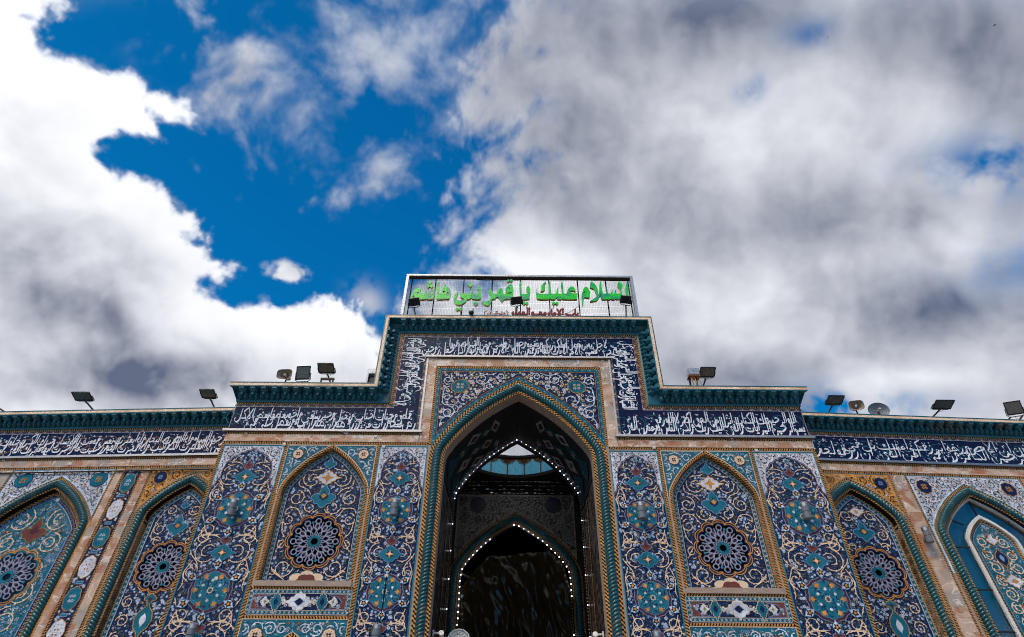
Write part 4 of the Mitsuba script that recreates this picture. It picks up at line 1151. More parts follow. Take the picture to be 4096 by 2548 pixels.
# inscription bands: a dark sheet, its borders, the letters
night = Polygon([(-7.84, 10.575), (-2.69, 10.575), (-2.69, 13.165), (2.69, 13.165), (2.69, 10.575), (7.84, 10.575), (7.84, 11.34), (3.46, 11.34), (3.46, 13.90), (-3.46, 13.90), (-3.46, 11.34), (-7.84, 11.34)])
BAND = holder('inscription_band', GATE)
Mn = Mosaic(); Mn.poly('ground', 'night', night, 0); Mn.emit(BAND, F_main)
TXT = dict(right='بسم الله الرحمن الرحيم المر تلك آيات الكتاب والذي أنزل إليك من ربك الحق ولكن أكثر الناس لا يؤمنون الله الذي رفع',
           up='السماوات بغير عمد ترونها ثم استوى على العرش وسخر الشمس والقمر كل',
           top='يجري لأجل مسمى يدبر الأمر يفصل الآيات لعلكم بلقاء ربكم توقنون وهو الذي مد الأرض وجعل فيها رواسي وأنهارا ومن كل الثمرات جعل فيها زوجين',
           down='اثنين يغشي الليل النهار إن في ذلك لآيات لقوم يتفكرون وفي الأ',
           left='رض قطع متجاورات وجنات من أعناب وزرع ونخيل صنوان وغير صنوان يسقى بماء واحد ونفضل بعضها على بعض في الأكل',
           wing_right='من دون الرحمن إن الكافرون إلا في غرور أمن هذا الذي يرزقكم إن أمسك رزقه بل لجوا في عتو',
           wing_left='بسم الله الرحمن الرحيم إذا السماء انفطرت وإذا الكواكب انتثرت وإذا البحار فجرت وإذا القبور بعثرت علمت نفس ما قدمت وأخرت يا أيها الإنسان ما غرك بربك الكريم الذي خلقك فسواك فعدلك')
TXT = {k_: v.replace('آ', 'ا') for k_, v in TXT.items()}
st = lambda f: (lambda a, b: np.stack(np.broadcast_arrays(*f(a, b)), -1))
inscription(BAND, TXT['right'], 4.98, .70, st(lambda a, b: (7.78 - a, 10.605 - .03 + b)), F_main, 1)
inscription(BAND, TXT['up'], 2.45, .66, st(lambda a, b: (2.80 + b, 11.36 + a)), F_main, 2)
inscription(BAND, TXT['top'], 5.75, .69, st(lambda a, b: (2.85 - a, 13.185 + b)), F_main, 3)
inscription(BAND, TXT['down'], 2.45, .66, st(lambda a, b: (-2.80 - b, 13.84 - a)), F_main, 4)
inscription(BAND, TXT['left'], 4.98, .70, st(lambda a, b: (-2.80 - a, 10.61 + b)), F_main, 5)
BASE = [(-7.86, 11.485), (-3.60, 11.485), (-3.60, 14.04), (3.60, 14.04), (3.60, 11.485), (7.86, 11.485)]
floral_border(GATE, offset_line(BASE, -.100), .088, F_main)
stripes(GATE, [offset_line(BASE, -.028)], .054, F_main)
floral_border(GATE, [(-2.74, 10.60), (-2.74, 13.12)], .085, F_main); floral_border(GATE, [(2.74, 13.12), (2.74, 10.60)], .085, F_main)
cornice(GATE, BASE, F_main)
# body behind the front
for (x0, y0, z0, x1, y1, z1) in ((-7.84, .40, 11.55, -3.6, 4.0, 11.75), (3.6, .40, 11.55, 7.84, 4.0, 11.75), (-7.84, .40, 0, -7.5, 4.0, 11.55), (7.5, .40, 0, 7.84, 4.0, 11.55), (-7.5, 3.7, 0, -3.2, 4.0, 11.55), (3.2, 3.7, 0, 7.5, 4.0, 11.55),
                                 (-3.58, .40, 14.2, 3.58, 2.4, 14.4), (-3.58, .4, 11.75, -3.3, 2.4, 14.2), (3.3, .4, 11.75, 3.58, 2.4, 14.2), (-3.2, .40, 0, -2.95, 9.0, 13.2), (2.95, .40, 0, 3.2, 9.0, 13.2)):
    b = trimesh.creation.box((x1 - x0, y1 - y0, z1 - z0)); b.apply_translation(((x0 + x1) / 2, (y0 + y1) / 2, (z0 + z1) / 2)); put('roof' if z1 - z0 < .3 else 'rear_wall', b, 'stone', GATE)
# ------------------------------------------------------------------ inside the gateway: vault, second arch, domed hall, back wall
def loft(curve, y0, y1, zmin, zmax, sc=1.0):
    """surface that carries the arch curve into the depth, for heights between zmin and zmax"""
    c = resample(curve, .08)[0]
    keep = (c[:, 1] >= zmin - 1e-6) & (c[:, 1] <= zmax + 1e-6)
    runs = [r for r in np.split(np.arange(len(c)), np.where(~keep)[0]) if len(r)]
    V, F, n = [], [], 0
    for r in runs:
        r = r[keep[r]]
        if len(r) < 2: continue
        a = c[r]; ys = np.linspace(y0, y1, 9)
        v = np.stack([np.column_stack([a[:, 0] * (1 + (sc - 1) * t), np.full(len(a), y), a[:, 1]]) for t, y in zip(np.linspace(0, 1, 9), ys)])
        m, k = v.shape[:2]; i, j = np.meshgrid(np.arange(m - 1), np.arange(k - 1), indexing='ij'); q = (i * k + j).ravel()
        V.append(v.reshape(-1, 3)); F.append(np.vstack([np.stack([q, q + 1, q + k + 1], -1), np.stack([q, q + k + 1, q + k], -1)]) + n); n += m * k
    return np.vstack(V), np.vstack(F)


VAULT = holder('iwan_vault', GATE)
Y1 = 2.5
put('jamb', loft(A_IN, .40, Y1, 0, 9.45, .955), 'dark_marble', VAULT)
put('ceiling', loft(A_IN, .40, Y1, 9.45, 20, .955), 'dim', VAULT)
# lozenge tiles of the net vault, set on the slopes of the vault
cr = resample(A_IN, .02)[0]
apex_i = int(np.argmax(cr[:, 1]))
R = np.random.default_rng(5)


def on_vault(sarc, y, lift):
    """point on the vault: sarc metres of arch up from the springing at 9.6 m (sign = side), depth y"""
    side = np.sign(sarc); side = np.where(side == 0, 1, side)
    half = cr[:apex_i + 1]; half = half[half[:, 1] > 9.6]
    L = np.concatenate([[0], np.cumsum(np.linalg.norm(np.diff(half, axis=0), axis=1))])
    a = np.abs(sarc)
    x, z = np.interp(a, L, half[:, 0]), np.interp(a, L, half[:, 1])
    x2, z2 = np.interp(a + .05, L, half[:, 0]), np.interp(a + .05, L, half[:, 1])
    t = np.stack([x2 - x, z2 - z], -1); t /= np.linalg.norm(t, axis=-1, keepdims=True) + 1e-9
    nx, nz = -t[..., 1], t[..., 0]
    k = 1 - .045 * (y - .4) / (Y1 - .4)
    return np.stack([side * (x * k + nx * lift), y, z + nz * lift], -1)


for sd in (-1, 1):
    for r_, (sc, hh, cnt) in enumerate(((.45, .42, 2), (1.0, .38, 3), (1.5, .34, 3), (1.95, .28, 3), (2.3, .20, 2))):
        for c_ in range(cnt):
            y = .55 + (c_ + .5 + (r_ % 2) * .25) * (Y1 - .6) / cnt
            if y > Y1 - .1: continue
            w = .42 * (Y1 - .6) / cnt
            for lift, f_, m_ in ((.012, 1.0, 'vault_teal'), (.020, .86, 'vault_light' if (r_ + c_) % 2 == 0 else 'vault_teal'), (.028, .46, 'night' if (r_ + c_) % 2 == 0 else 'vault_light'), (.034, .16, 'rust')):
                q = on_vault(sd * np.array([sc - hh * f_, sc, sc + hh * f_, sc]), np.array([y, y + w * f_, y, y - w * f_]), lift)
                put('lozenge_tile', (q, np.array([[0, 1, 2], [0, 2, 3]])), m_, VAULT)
    # black and yellow strips that frame the inner jamb
    z = np.arange(3.0, 9.3, .075)
    for y in (1.55, 2.30):
        kx = 1.96 * (1 - .045 * (y - .4) / (Y1 - .4)) - .006
        put('striped_border', (np.array([[sd * kx, y - .07, 3.0], [sd * kx, y + .07, 3.0], [sd * kx, y + .07, 9.35], [sd * kx, y - .07, 9.35]]), np.array([[0, 1, 2], [0, 2, 3]])), 'black', VAULT)
        v = np.stack([np.stack([np.full(len(z), sd * (kx - .005)), np.full(len(z), y + a), z + b], -1) for a, b in ((-.07, 0), (-.07, .038), (0, .058), (0, .02))] + [np.stack([np.full(len(z), sd * (kx - .005)), np.full(len(z), y + a), z + b], -1) for a, b in ((0, .055), (0, .093), (.07, .113), (.07, .075))], 1).reshape(-1, 3)
        i = np.arange(len(v) // 4) * 4
        put('yellow_tile', (v, np.vstack([np.stack([i, i + 1, i + 2], -1), np.stack([i, i + 2, i + 3], -1)])), 'gold', VAULT, stuff=True)
# second arch: a wall across the passage, slightly narrower
A_MID = A_IN * [.955, 1.0] - [0, .02]
F2 = F_at(Y1)
midw = sbox(-2.95, 0, 2.95, 13.2).difference(area(A_MID))
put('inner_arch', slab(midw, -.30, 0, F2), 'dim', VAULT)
stripes(VAULT, [inset(A_MID, -.06)], .085, F2, name='striped_border')
# hall behind: back wall with its own arch, ledges of mirror work, round drum with coloured panes
HALL = holder('domed_hall', GATE)
YB = 8.3
A_BACK = arch_curve(2.02, 8.95, 11.62, 0.0)
FB = F_at(YB)
bw = sbox(-2.95, 0, 2.95, 13.2).difference(area(A_BACK))
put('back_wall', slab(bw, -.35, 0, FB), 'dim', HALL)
Mb = Mosaic()
panel = sbox(-2.25, 6.0, 2.25, 12.78).difference(area(inset(A_BACK, -.42)))
panel = panel.intersection(sbox(-2.25, 8.6, 2.25, 12.78))
Mb.poly('field', 'back_light', panel, 0)
vines = []
for sg in (-1, 1):
    for (x, z, r, a0, cw) in ((.35, 12.45, .22, 0, 1), (.85, 12.35, .26, PI, -1), (.98, 11.85, .27, 0, 1), (1.55, 11.15, .27, PI / 2, 1), (1.9, 12.4, .22, 1, -1), (1.95, 10.6, .22, 0, 1), (1.45, 11.75, .16, 2, 1), (2.0, 11.8, .16, 2, 1), (2.0, 10.05, .16, 2, 1), (.5, 11.95, .14, 1, 1), (2.05, 9.6, .12, 0, 1)):
        vines.append(spiral(sg * x, z, r, a0, 1.7, cw * sg, 54))
rosb = [small_medallion(Mb, sg * 1.45, 12.35, .30, .30, 'night', 'black', 'dim') for sg in (-1, 1)]
arabesque(Mb, panel.buffer(-.02), vines, rosb, dict(flowers=[('black', 'teal', S_FLOWER6, 1.0), ('night', None, S_FLOWER8, 1.0)], leaves=['black', 'night', 'black']), 9, True, .070, .034, 'black', .036)
Mb.emit(HALL, FB)
rope(HALL, inset(A_BACK, -.20), .12, FB, d=.006)
stripes(HALL, [inset(A_BACK, -.36), inset(A_BACK, -.045)], .06, FB)
for i, (z0, z1, d0) in enumerate(((12.80, 12.88, .05), (12.90, 12.99, .14), (13.01, 13.09, .26), (13.11, 13.18, .40))):
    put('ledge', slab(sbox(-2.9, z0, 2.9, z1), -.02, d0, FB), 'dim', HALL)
    vs = []
    for x in np.arange(-2.3, 2.3, .17):
        if R.random() < .62: vs.append(rbox((.12 * R.uniform(.6, 1.2), .02, (z1 - z0) * .7), (x, YB - d0 - .008, (z0 + z1) / 2), .006).apply_transform(trimesh.transformations.rotation_matrix(R.uniform(-.25, .25), (1, 0, 0), (x, YB - d0, (z0 + z1) / 2))))
    put('mirror_facet', cat(*vs), 'mirror', HALL, stuff=True)
RC, YC = 2.35, 5.35
an = np.linspace(0, 2 * PI, 73)
ring2 = lambda r, z: np.column_stack([r * np.cos(an), YC + r * np.sin(an), np.full(len(an), z)])


def ringband(prof):
    v = np.stack([ring2(r, z) for r, z in prof]); m, k = v.shape[:2]
    i, j = np.meshgrid(np.arange(m - 1), np.arange(k - 1), indexing='ij'); q = (i * k + j).ravel()
    return v.reshape(-1, 3), np.vstack([np.stack([q, q + 1, q + k + 1], -1), np.stack([q, q + k + 1, q + k], -1)])


ceil = sbox(-2.95, Y1, 2.95, YB).difference(Polygon(np.column_stack([RC * np.cos(an[:-1]), YC + RC * np.sin(an[:-1])])))
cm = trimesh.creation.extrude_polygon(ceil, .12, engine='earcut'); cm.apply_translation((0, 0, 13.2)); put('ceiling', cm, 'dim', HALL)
put('drum_rim', ringband([(RC - .10, 13.15), (RC - .10, 13.28), (RC, 13.30), (RC + .08, 13.30)]), 'dim', HALL)
put('drum_cornice', ringband([(RC + .06, 13.98), (RC - .12, 14.00), (RC - .12, 14.10), (RC + .06, 14.12)]), 'dark_metal', HALL)
NW = 22
for i in range(NW):
    a0, a1 = 2 * PI * i / NW, 2 * PI * (i + 1) / NW
    am = (a0 + a1) / 2
    # pane of pressed glass: rows of small pyramids
    ca, ce = np.array([math.cos(a0), math.sin(a0)]), np.array([math.cos(a1), math.sin(a1)])
    V, F = [], []
    nx, nz = 5, 6
    for x in range(nx):
        for zz in range(nz):
            u0, u1, v0, v1 = x / nx, (x + 1) / nx, 13.32 + .60 * zz / nz, 13.32 + .60 * (zz + 1) / nz
            if zz >= nz - 2 and abs((u0 + u1) / 2 - .5) > (.42 if zz == nz - 2 else .2): continue
            pt = lambda u, v, o: [*((ca + (ce - ca) * u) * (RC + o) + [0, YC]), v]
            b = len(V); V += [pt(u0, v0, 0), pt(u1, v0, 0), pt(u1, v1, 0), pt(u0, v1, 0), pt((u0 + u1) / 2, (v0 + v1) / 2, -.035)]
            F += [[b, b + 1, b + 4], [b + 1, b + 2, b + 4], [b + 2, b + 3, b + 4], [b + 3, b, b + 4]]
    put('window_pane', (np.array(V), np.array(F)), 'drum_pane', HALL)
    put('mullion', bar([RC * ca[0] * .985, YC + RC * ca[1] * .985, 13.28], [RC * ca[0] * .985, YC + RC * ca[1] * .985, 14.0], .05), 'copper', HALL)
    hd = [[*((ca + (ce - ca) * u) * (RC - .004) + [0, YC]), z] for u, z in ((0, 13.72), (.12, 13.76), (.30, 13.80), (.5, 13.96), (.7, 13.80), (.88, 13.76), (1, 13.72), (1, 13.99), (0, 13.99))]
    put('window_head', (np.array(hd), np.array([[8, 0, 1], [8, 1, 2], [8, 2, 3], [8, 3, 7], [7, 3, 4], [7, 4, 5], [7, 5, 6]])), 'copper', HALL)
    put('skylight_pane', (np.array([[*(ca * RC + [0, YC]), 14.13], [*(ce * RC + [0, YC]), 14.13], [*(ce * .6 * RC + [0, YC]), 15.0], [*(ca * .6 * RC + [0, YC]), 15.0]]), np.array([[0, 1, 2], [0, 2, 3]])), 'drum_clear', HALL)
cap = trimesh.creation.cylinder(.62 * RC, .08, sections=48); cap.apply_translation((0, YC, 15.03)); put('roof_cap', cap, 'dim', HALL)
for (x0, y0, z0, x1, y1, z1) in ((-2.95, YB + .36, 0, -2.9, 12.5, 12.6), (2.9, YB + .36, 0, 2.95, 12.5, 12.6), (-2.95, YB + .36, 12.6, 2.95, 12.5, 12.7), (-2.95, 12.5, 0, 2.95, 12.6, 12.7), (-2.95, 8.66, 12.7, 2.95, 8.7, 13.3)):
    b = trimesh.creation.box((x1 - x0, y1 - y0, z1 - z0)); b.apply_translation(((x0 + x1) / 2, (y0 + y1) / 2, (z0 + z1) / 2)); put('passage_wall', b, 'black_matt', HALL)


def bulbs(name, label, curve, y, step, pattern, zmin, size, power):
    k = empty(name, label, 'string lights')
    c = resample(curve, .02)[0]; s = np.concatenate([[0], np.cumsum(np.linalg.norm(np.diff(c, axis=0), axis=1))])
    ico = trimesh.creation.icosphere(subdivisions=1, radius=1.0)
    wire = np.array([[x, y - .03, z] for x, z in c if z > zmin])
    put('wire', tube(wire[::4], .006, 5), 'black', k)
    i = 0
    for d in np.arange(.05, s[-1], step):
        x, z = np.interp(d, s, c[:, 0]), np.interp(d, s, c[:, 1])
        if z < zmin: continue
        on = pattern(i, z); i += 1
        b = ico.copy(); b.apply_scale(size * (1 if on else .85)); b.apply_translation((x, y - .055, z))
        if on:
            kk = key_for('bulb', k)
            scene[kk] = mikit.ply(b, 'm_bulb_on', emitter={'type': 'area', 'radiance': rgb(np.array((1.0, 1.05, 1.25)) * power)})
        else: put('bulb', b, 'bulb_off', k, smooth=True)
    return k


bulbs('string_lights', 'string of small round bulbs following the nearer inner arch, above the glazed dome', inset(A_MID, .035), Y1 - .0, .085, lambda i, z: (i % 2 == 1 if z > 9.9 else i % 9 == 1), 6.0, .017, .85)
bulbs('string_lights', 'string of bright round bulbs round the far doorway arch behind the plastic sheet', inset(A_BACK, .045), YB - .0, .105, lambda i, z: i % 2 == 0 and (i // 9) % 5 != 2, 6.0, .024, 1.2)

# plastic sheet hung across the far doorway
SH = empty('plastic_sheet', 'crumpled translucent brown plastic sheet hung across the dark far doorway', 'plastic sheet')
xs, zs = np.linspace(-1.98, 1.98, 70), np.linspace(0, 1, 80)
XX, TT = np.meshgrid(xs, zs)
top = np.interp(XX, [-1.98, -1.72, -.95, 0, 1.30, 1.75, 1.98], [9.2, 9.62, 10.42, 10.48, 10.62, 10.2, 9.2])
ZZ = top - TT * (top - 4.0)
p3 = np.stack([XX * 2.2 + ZZ * .9, ZZ * .55 - XX * .7, 0 * XX], -1)
fold = np.abs(np.sin(3.2 * XX + 1.6 * ZZ + 5 * meshkit.fbm(p3, 3, 4))) ** 1.5
YY = YB + .15 - .38 * TT ** .6 * fold - .10 * meshkit.fbm(p3 * 2.5, 4, 8) - .06 * np.sin(9 * XX * (.4 + TT))
# gathered towards the point where it is tied at the left
v = np.stack([XX, YY, ZZ], -1).reshape(-1, 3); m, k_ = XX.shape
i, j = np.meshgrid(np.arange(m - 1), np.arange(k_ - 1), indexing='ij'); q = (i * k_ + j).ravel()
put('sheet', (v, np.vstack([np.stack([q, q + 1, q + k_ + 1], -1), np.stack([q, q + k_ + 1, q + k_], -1)])), 'sheet', SH, smooth=True)
for a, b in (((-.95, 10.42), (1.30, 10.62)), ((1.30, 10.62), (1.30, 4.0)), ((-.95, 10.42), (-.95, 4.0))):
    put('frame_bar', bar((a[0], YB + .30, a[1]), (b[0], YB + .30, b[1]), .05), 'copper', SH)
tn = [sg_ for sg_ in (-1.72, 1.75)]
put('tie', tube(np.array([[-1.98, YB - .02, 9.75], [-1.80, YB + .02, 9.66], [-1.60, YB + .08, 9.60], [-1.2, YB + .1, 9.58]]), [.02, .05, .035, .01], 6), 'sheet', SH)

# ------------------------------------------------------------------ the two side walls
def wing(s):
    Fw = F_wing(s)
    L = s < 0
    W = empty('side_wall', 'left tiled side wall with a turquoise arched panel and a band of white script' if L else 'right tiled side wall with a blue glazed arch and a band of white script', 'wall')
    U0, U1 = 7.6, 16.2
    top = 11.485
    C2, H2 = (9.14, 1.20) if L else (9.30, 1.22)
    C1, H1 = (12.93, 1.52) if L else (12.66, 1.52)
    cuts = []
    ZP = 10.14

    def arch_bay(cx, hw, zs, za, spans, ground, pal, seed, ros, field_c, pal_f, glass=False):
        crv = arch_curve(hw, zs, za, 2.6, cx)
        hole = area(inset(crv, .33)); cuts.append(hole)
        a0, a1 = spans
        sp = sbox(a0, 6.0, a1, ZP).difference(area(crv)).intersection(sbox(a0, zs - .55, a1, ZP))
        spandrel(W, Fw, sp, ground, pal, ros, seed, 'black' if ground in ('gold', 'white') else 'white', .018)
        stripes(W, [inset(crv, .035)], .066, Fw)
        bed = inset(crv, .175)
        put('rope_bed', (lambda vf: (Fw(np.column_stack([vf[0], np.full(len(vf[0]), .003)])), vf[1]))(ribbon(resample(bed, .05)[0], .21)), 'rope', W)
        rope(W, bed, .10, Fw, d=.004)
        stripes(W, [inset(crv, .305)], .05, Fw)
        dep = -.17
        edge = inset(crv, .33); c2 = resample(edge, .05)[0]; n = len(c2); i = np.arange(n - 1)
        V = np.vstack([np.column_stack([c2, np.full(n, 0.0)]), np.column_stack([c2, np.full(n, dep)])])
        put('reveal', (Fw(V), np.vstack([np.stack([i, i + 1, i + n + 1], -1), np.stack([i, i + n + 1, i + n], -1)])), 'black', W)
        Fd = lambda v: Fw(np.asarray(v) + [0, 0, dep])
        return crv, hole, Fd, dep

    # bay next to the gateway
    sp0, sp1 = (7.7, 10.37) if L else (7.7, 10.52)
    crv, hole, Fd, dep = arch_bay(C2, H2, 8.35, 10.02, (sp0, sp1), 'gold', PAL_GOLD, 810 + s, [(C2 + .92, 9.86, .15, .15, 'navy', 'black', 'sky_blue'), (C2 - .92, 9.86, .15, .15, 'navy', 'black', 'sky_blue')], 'navy', PAL_NAVY)
    P = holder('niche_panel', W)
    gz, gr = 7.42, .56
    disc = lobed(C2, gz, gr * 1.01, gr * 1.01, 12, .03, 0, 96)
    put('panel', slab(hole.buffer(.04).difference(disc), dep - .05, dep, Fw), 'navy', P)
    M = Mosaic()
    stripes(W, [inset(crv, .36)], .05, Fd)
    border(M, inset(crv, .44), .11, 'border', 'teal', 'white', .13)
    M.add('border', 'sky_blue', *ribbon(inset(crv, .505), .014), 3)
    fld = area(inset(crv, .51)).difference(disc.buffer(.09))
    for q_, w_ in ((1.13, .022), (1.06, .016)): M.add('scalloped_rim', 'gold', *ribbon(np.array(lobed(C2, gz, gr * q_, gr * q_, 12, .065, 0, 144, .5).exterior.coords), w_), 4)
    blk = [disc.buffer(.09), shape(M, PALMETTE, C2, 8.52, .30, 'teal', 'sky_blue', 'palmette', 4, 'navy'), shape(M, PALMETTE, C2, 9.10, .12, 'teal', 'sky_blue', 'palmette', 4) if L else shape(M, LOZENGE, C2, 9.06, .19, 'white', 'gold', 'palmette', 4, 'gold')]
    M.stamp('palmette', 'gold', S_DIAM, [[C2, 8.50, .075, 0]], 7)
    blk += [shape(M, DROP, C2, 6.12, .42, 'teal', 'gold', 'palmette', 4, 'white', 0, .8), shape(M, PALMETTE, C2, 6.60, .15, 'teal', 'gold', 'palmette', 4, 'maroon', 180)]
    V = []
    for sg in (-1, 1):
        for (x, z, r, a0, cw) in ((.32, 8.95, .17, 0, 1), (.46, 8.42, .17, PI / 2, -1), (.42, 8.08, .14, 0, 1), (.52, 6.55, .15, PI / 2, -1), (.48, 6.1, .16, 0, 1), (.50, 5.7, .15, PI / 2, -1), (.62, 7.0, .08, 0, 1)):
            V.append(spiral(C2 + sg * x, z, r, a0, 1.5, cw * sg, 46))
        V.append(smooth_path([(C2 + sg * .1, 9.3), (C2 + sg * .35, 9.15), (C2 + sg * .58, 8.7), (C2 + sg * .60, 8.2), (C2 + sg * .35, 8.10)], 8))
    arabesque(M, fld, V, blk, PAL_NAVY, 820 + s, True)
    M.emit(P, Fd)
    grille(W, Fd, C2, gz, gr, -.004)
    # outer bay
    s0, s1 = (11.47, 14.43) if L else (11.07, 14.35)
    if L: ros = [(C1 - 1.12, 9.82, .22, .20, 'teal', 'navy', 'gold'), (C1 + 1.05, 9.82, .22, .20, 'teal', 'navy', 'gold')]
    else: ros = [(C1 - 1.22, 9.80, .19, .19, 'navy', 'gold', 'gold'), (C1 + 1.22, 9.80, .19, .19, 'navy', 'gold', 'gold')]
    crv, hole, Fd, dep = arch_bay(C1, H1, 7.95, 9.93, (s0, s1), 'white', PAL_WHITE, 830 + s, ros, 'teal', PAL_TEAL)

    def turquoise(crv2, zt, mz, sc, grl, Fd, seed, P):
        M = Mosaic()
        fld = area(crv2)
        M.poly('field', 'teal', fld, 0)
        M.add('edge_line', 'sky_blue', *ribbon(crv2, .016), 4)
        blk = []
        if grl:
            disc = lobed(C1, grl[0], grl[1] * 1.01, grl[1] * 1.01, 12, .03, 0, 96)
            blk.append(disc.buffer(.09))
            for q_, w_ in ((1.15, .026), (1.07, .02)): M.add('scalloped_rim', 'gold', *ribbon(np.array(lobed(C1, grl[0], grl[1] * q_, grl[1] * q_, 12, .065, 0, 144, .5).exterior.coords), w_), 4)
            M.poly('scalloped_rim', 'black', disc, .5)
            blk.append(shape(M, PALMETTE, C1, mz, .36, 'rust', 'olive', 'palmette', 4, 'maroon'))
        else:
            blk.append(shape(M, PALMETTE, C1, zt - .42, .15, 'white', 'gold', 'palmette', 4, None)); blk.append(shape(M, DROP, C1, zt - .92, .25, 'navy', 'gold', 'palmette', 4, 'sky_blue'))
            blk.append(shape(M, LOZENGE, C1, zt - 1.52, .24, 'white', 'gold', 'palmette', 4, 'gold')); blk.append(shape(M, DROP, C1, zt - 2.2, .28, 'navy', 'gold', 'palmette', 4, 'sky_blue'))
        V = []
        w = (crv2[:, 0].max() - crv2[:, 0].min()) / 2
        for sg in (-1, 1):
            z = zt - .62 * sc
            k_ = 0
            while z > 5.3:
                V.append(spiral(C1 + sg * w * (.58 if k_ % 2 else .52), z, w * (.30 if k_ % 2 else .36), PI / 2, 1.6, sg * (-1) ** k_, 54))
                z -= w * .66; k_ += 1
            M.stamp('palmette', 'black', S_DIAM, [[C1 + sg * w * .72, zt - .95 * sc, .06, 0], [C1 + sg * w * .62, zt - 1.75 * sc, .06, 0]], 5)
            M.stamp('palmette', 'gold', S_FLOWER6, [[C1 + sg * w * .72, zt - .95 * sc, .04, 0], [C1 + sg * w * .62, zt - 1.75 * sc, .04, 0]], 6)
        arabesque(M, fld.buffer(-.02), V, blk, PAL_TEAL, seed, True, .070, .024, 'cream', .038)
        M.emit(P, Fd)

    P = holder('niche_panel', W)
    if L:
        put('panel', slab(hole.buffer(.04), dep - .05, dep, Fw), 'navy', P)
        stripes(W, [inset(crv, .37)], .06, Fd, rows=2, pitch=.09)
        M = Mosaic(); border(M, inset(crv, .47), .12, 'border', 'night', 'sky_blue', .15, alt='gold'); M.emit(P, Fd)
        turquoise(inset(crv, .535), 9.33, 8.42, 1.0, (7.18, .62), Fd, 840, P)
        grille(W, Fd, C1, 7.18, .62, .03)
    else:
        # glazed band between two white frames, tile panel in the middle
        outer, inn = inset(crv, .38), arch_curve(.66, 8.05, 9.02, 2.6, C1)
        put('window_frame', slab(area(inset(crv, .325)).difference(area(outer)), dep, dep + .07, Fw), 'white_plastic', P)
        put('window_frame', slab(area(np.array(LineString(inn).offset_curve(-.035, join_style='mitre').coords)).difference(area(inset(inn, .045))), dep, dep + .07, Fw), 'white_plastic', P)
        glass = area(outer).difference(area(inn))
        put('window_back', slab(glass, dep - .12, dep - .10, Fw), 'blue_board', P)
        cutl = [6.05, 7.05, 8.15]
        mul = []
        for z in cutl:
            for sg in (-1, 1): mul.append(sbox(C1 + sg * .60 if sg > 0 else C1 - 1.3, z - .016, C1 + 1.3 if sg > 0 else C1 - .60, z + .016))
        for sg in (-1, 1): mul.append(LineString([(C1 + sg * .52, 8.78), (C1 + sg * 1.05, 9.02)]).buffer(.016, cap_style='flat'))
        mul.append(sbox(C1 - .016, 8.95, C1 + .016, 9.7))
        mu = unary_union(mul).intersection(glass)
        put('glazing_bar', slab(mu, dep - .01, dep + .03, Fw), 'dark_metal', P, stuff=True)
        for g_ in getattr(glass.difference(mu), 'geoms', []):
            if g_.area > .01:
                v, f = tri(g_); put('pane', (Fw(np.column_stack([v, np.full(len(v), dep + .005)])), f), 'pane', P)
        stripes(W, [inset(inn, .085)], .07, Fd)
        put('panel', slab(area(inset(inn, .02)), dep - .06, dep - .045, Fw), 'teal', P)
        turquoise(inset(inn, .145), 8.80, 8.3, .8, None, Fd, 841, P)
    # pier between the bays
    if L:
        marble_run(W, Fw, [(10.43, 3.0, 10.645, 10.13), (11.21, 3.0, 11.41, 10.13), (14.49, 3.0, 14.8, 10.13), (14.9, 3.0, 16.2, 10.13)])
        stripes(W, [vline(10.40, 3.0, 10.14), vline(10.675, 3.0, 10.14), vline(11.18, 3.0, 10.14), vline(11.44, 3.0, 10.14), vline(14.46, 3.0, 10.14)], .056, Fw)
        a, b = 10.71, 11.145; cx = (a + b) / 2
        M = Mosaic(); M.poly('field', 'navy', sbox(a, 3.0, b, 10.12), 0)
        blk = []
        for i, z in enumerate(np.arange(9.70, 3.2, -.78)):
            blk.append(small_medallion(M, cx, z, .17, .27, 'teal' if i % 2 == 0 else 'white', 'gold', 'white' if i % 2 == 0 else 'cream'))
            p = sbox(cx - .085, z - .43, cx + .085, z - .35); M.poly('medallion', 'maroon', p.buffer(.012), 3); M.poly('medallion', 'sky_blue', p, 4); M.poly('medallion', 'teal', p.buffer(-.02), 5); blk.append(p)
            M.stamp('flower', 'cream', S_FLOWER6, [[cx + sx * .15, z - .39 + dz, .030, .5] for sx in (-1, 1) for dz in (-.085, .085)], 4)
        arabesque(M, sbox(a, 3.0, b, 10.12).buffer(-.01), [], blk, PAL_NAVY, 850, False, .062, fl=.036)
        k = holder('pilaster_panel', W); M.emit(k, Fw)
    else:
        marble_run(W, Fw, [(10.62, 3.0, 11.00, 10.13), (14.5, 3.0, 16.2, 10.13)])
        stripes(W, [vline(10.575, 3.0, 10.14), vline(11.04, 3.0, 10.14), vline(14.42, 3.0, 10.14)], .056, Fw)
    stripes(W, [hline(7.7, 16.2, 10.185), hline(7.7, 16.2, 10.465)], .062, Fw)
    marble_run(W, Fw, [(7.7, 10.222, 16.2, 10.432)])
    put('steel_ledge', slab(sbox(7.7, 10.505, 16.2, 10.572), -.02, .085, Fw), 'steel', W)
    B = holder('inscription_band', W)
    M = Mosaic(); M.poly('ground', 'night', sbox(7.7, 10.575, 16.2, 11.345), 0); M.emit(B, Fw)
    if L: inscription(B, TXT['wing_left'], 8.1, .70, st(lambda a, b: (7.95 + a, 10.61 + b)) if False else st(lambda a, b: (16.05 - a, 10.61 + b)), lambda v: Fw(np.asarray(v) * [-1, 1, 1] + [24.0, 0, 0]), 6, sprigs='gold')
    else: inscription(B, TXT['wing_right'], 7.6, .70, st(lambda a, b: (15.6 - a, 10.61 + b)), Fw, 7)
    base = [(7.66, 11.485), (16.2, 11.485)]
    floral_border(W, offset_line(base, -.100), .088, Fw)
    stripes(W, [offset_line(base, -.028)], .054, Fw)
    cornice(W, base, Fw)
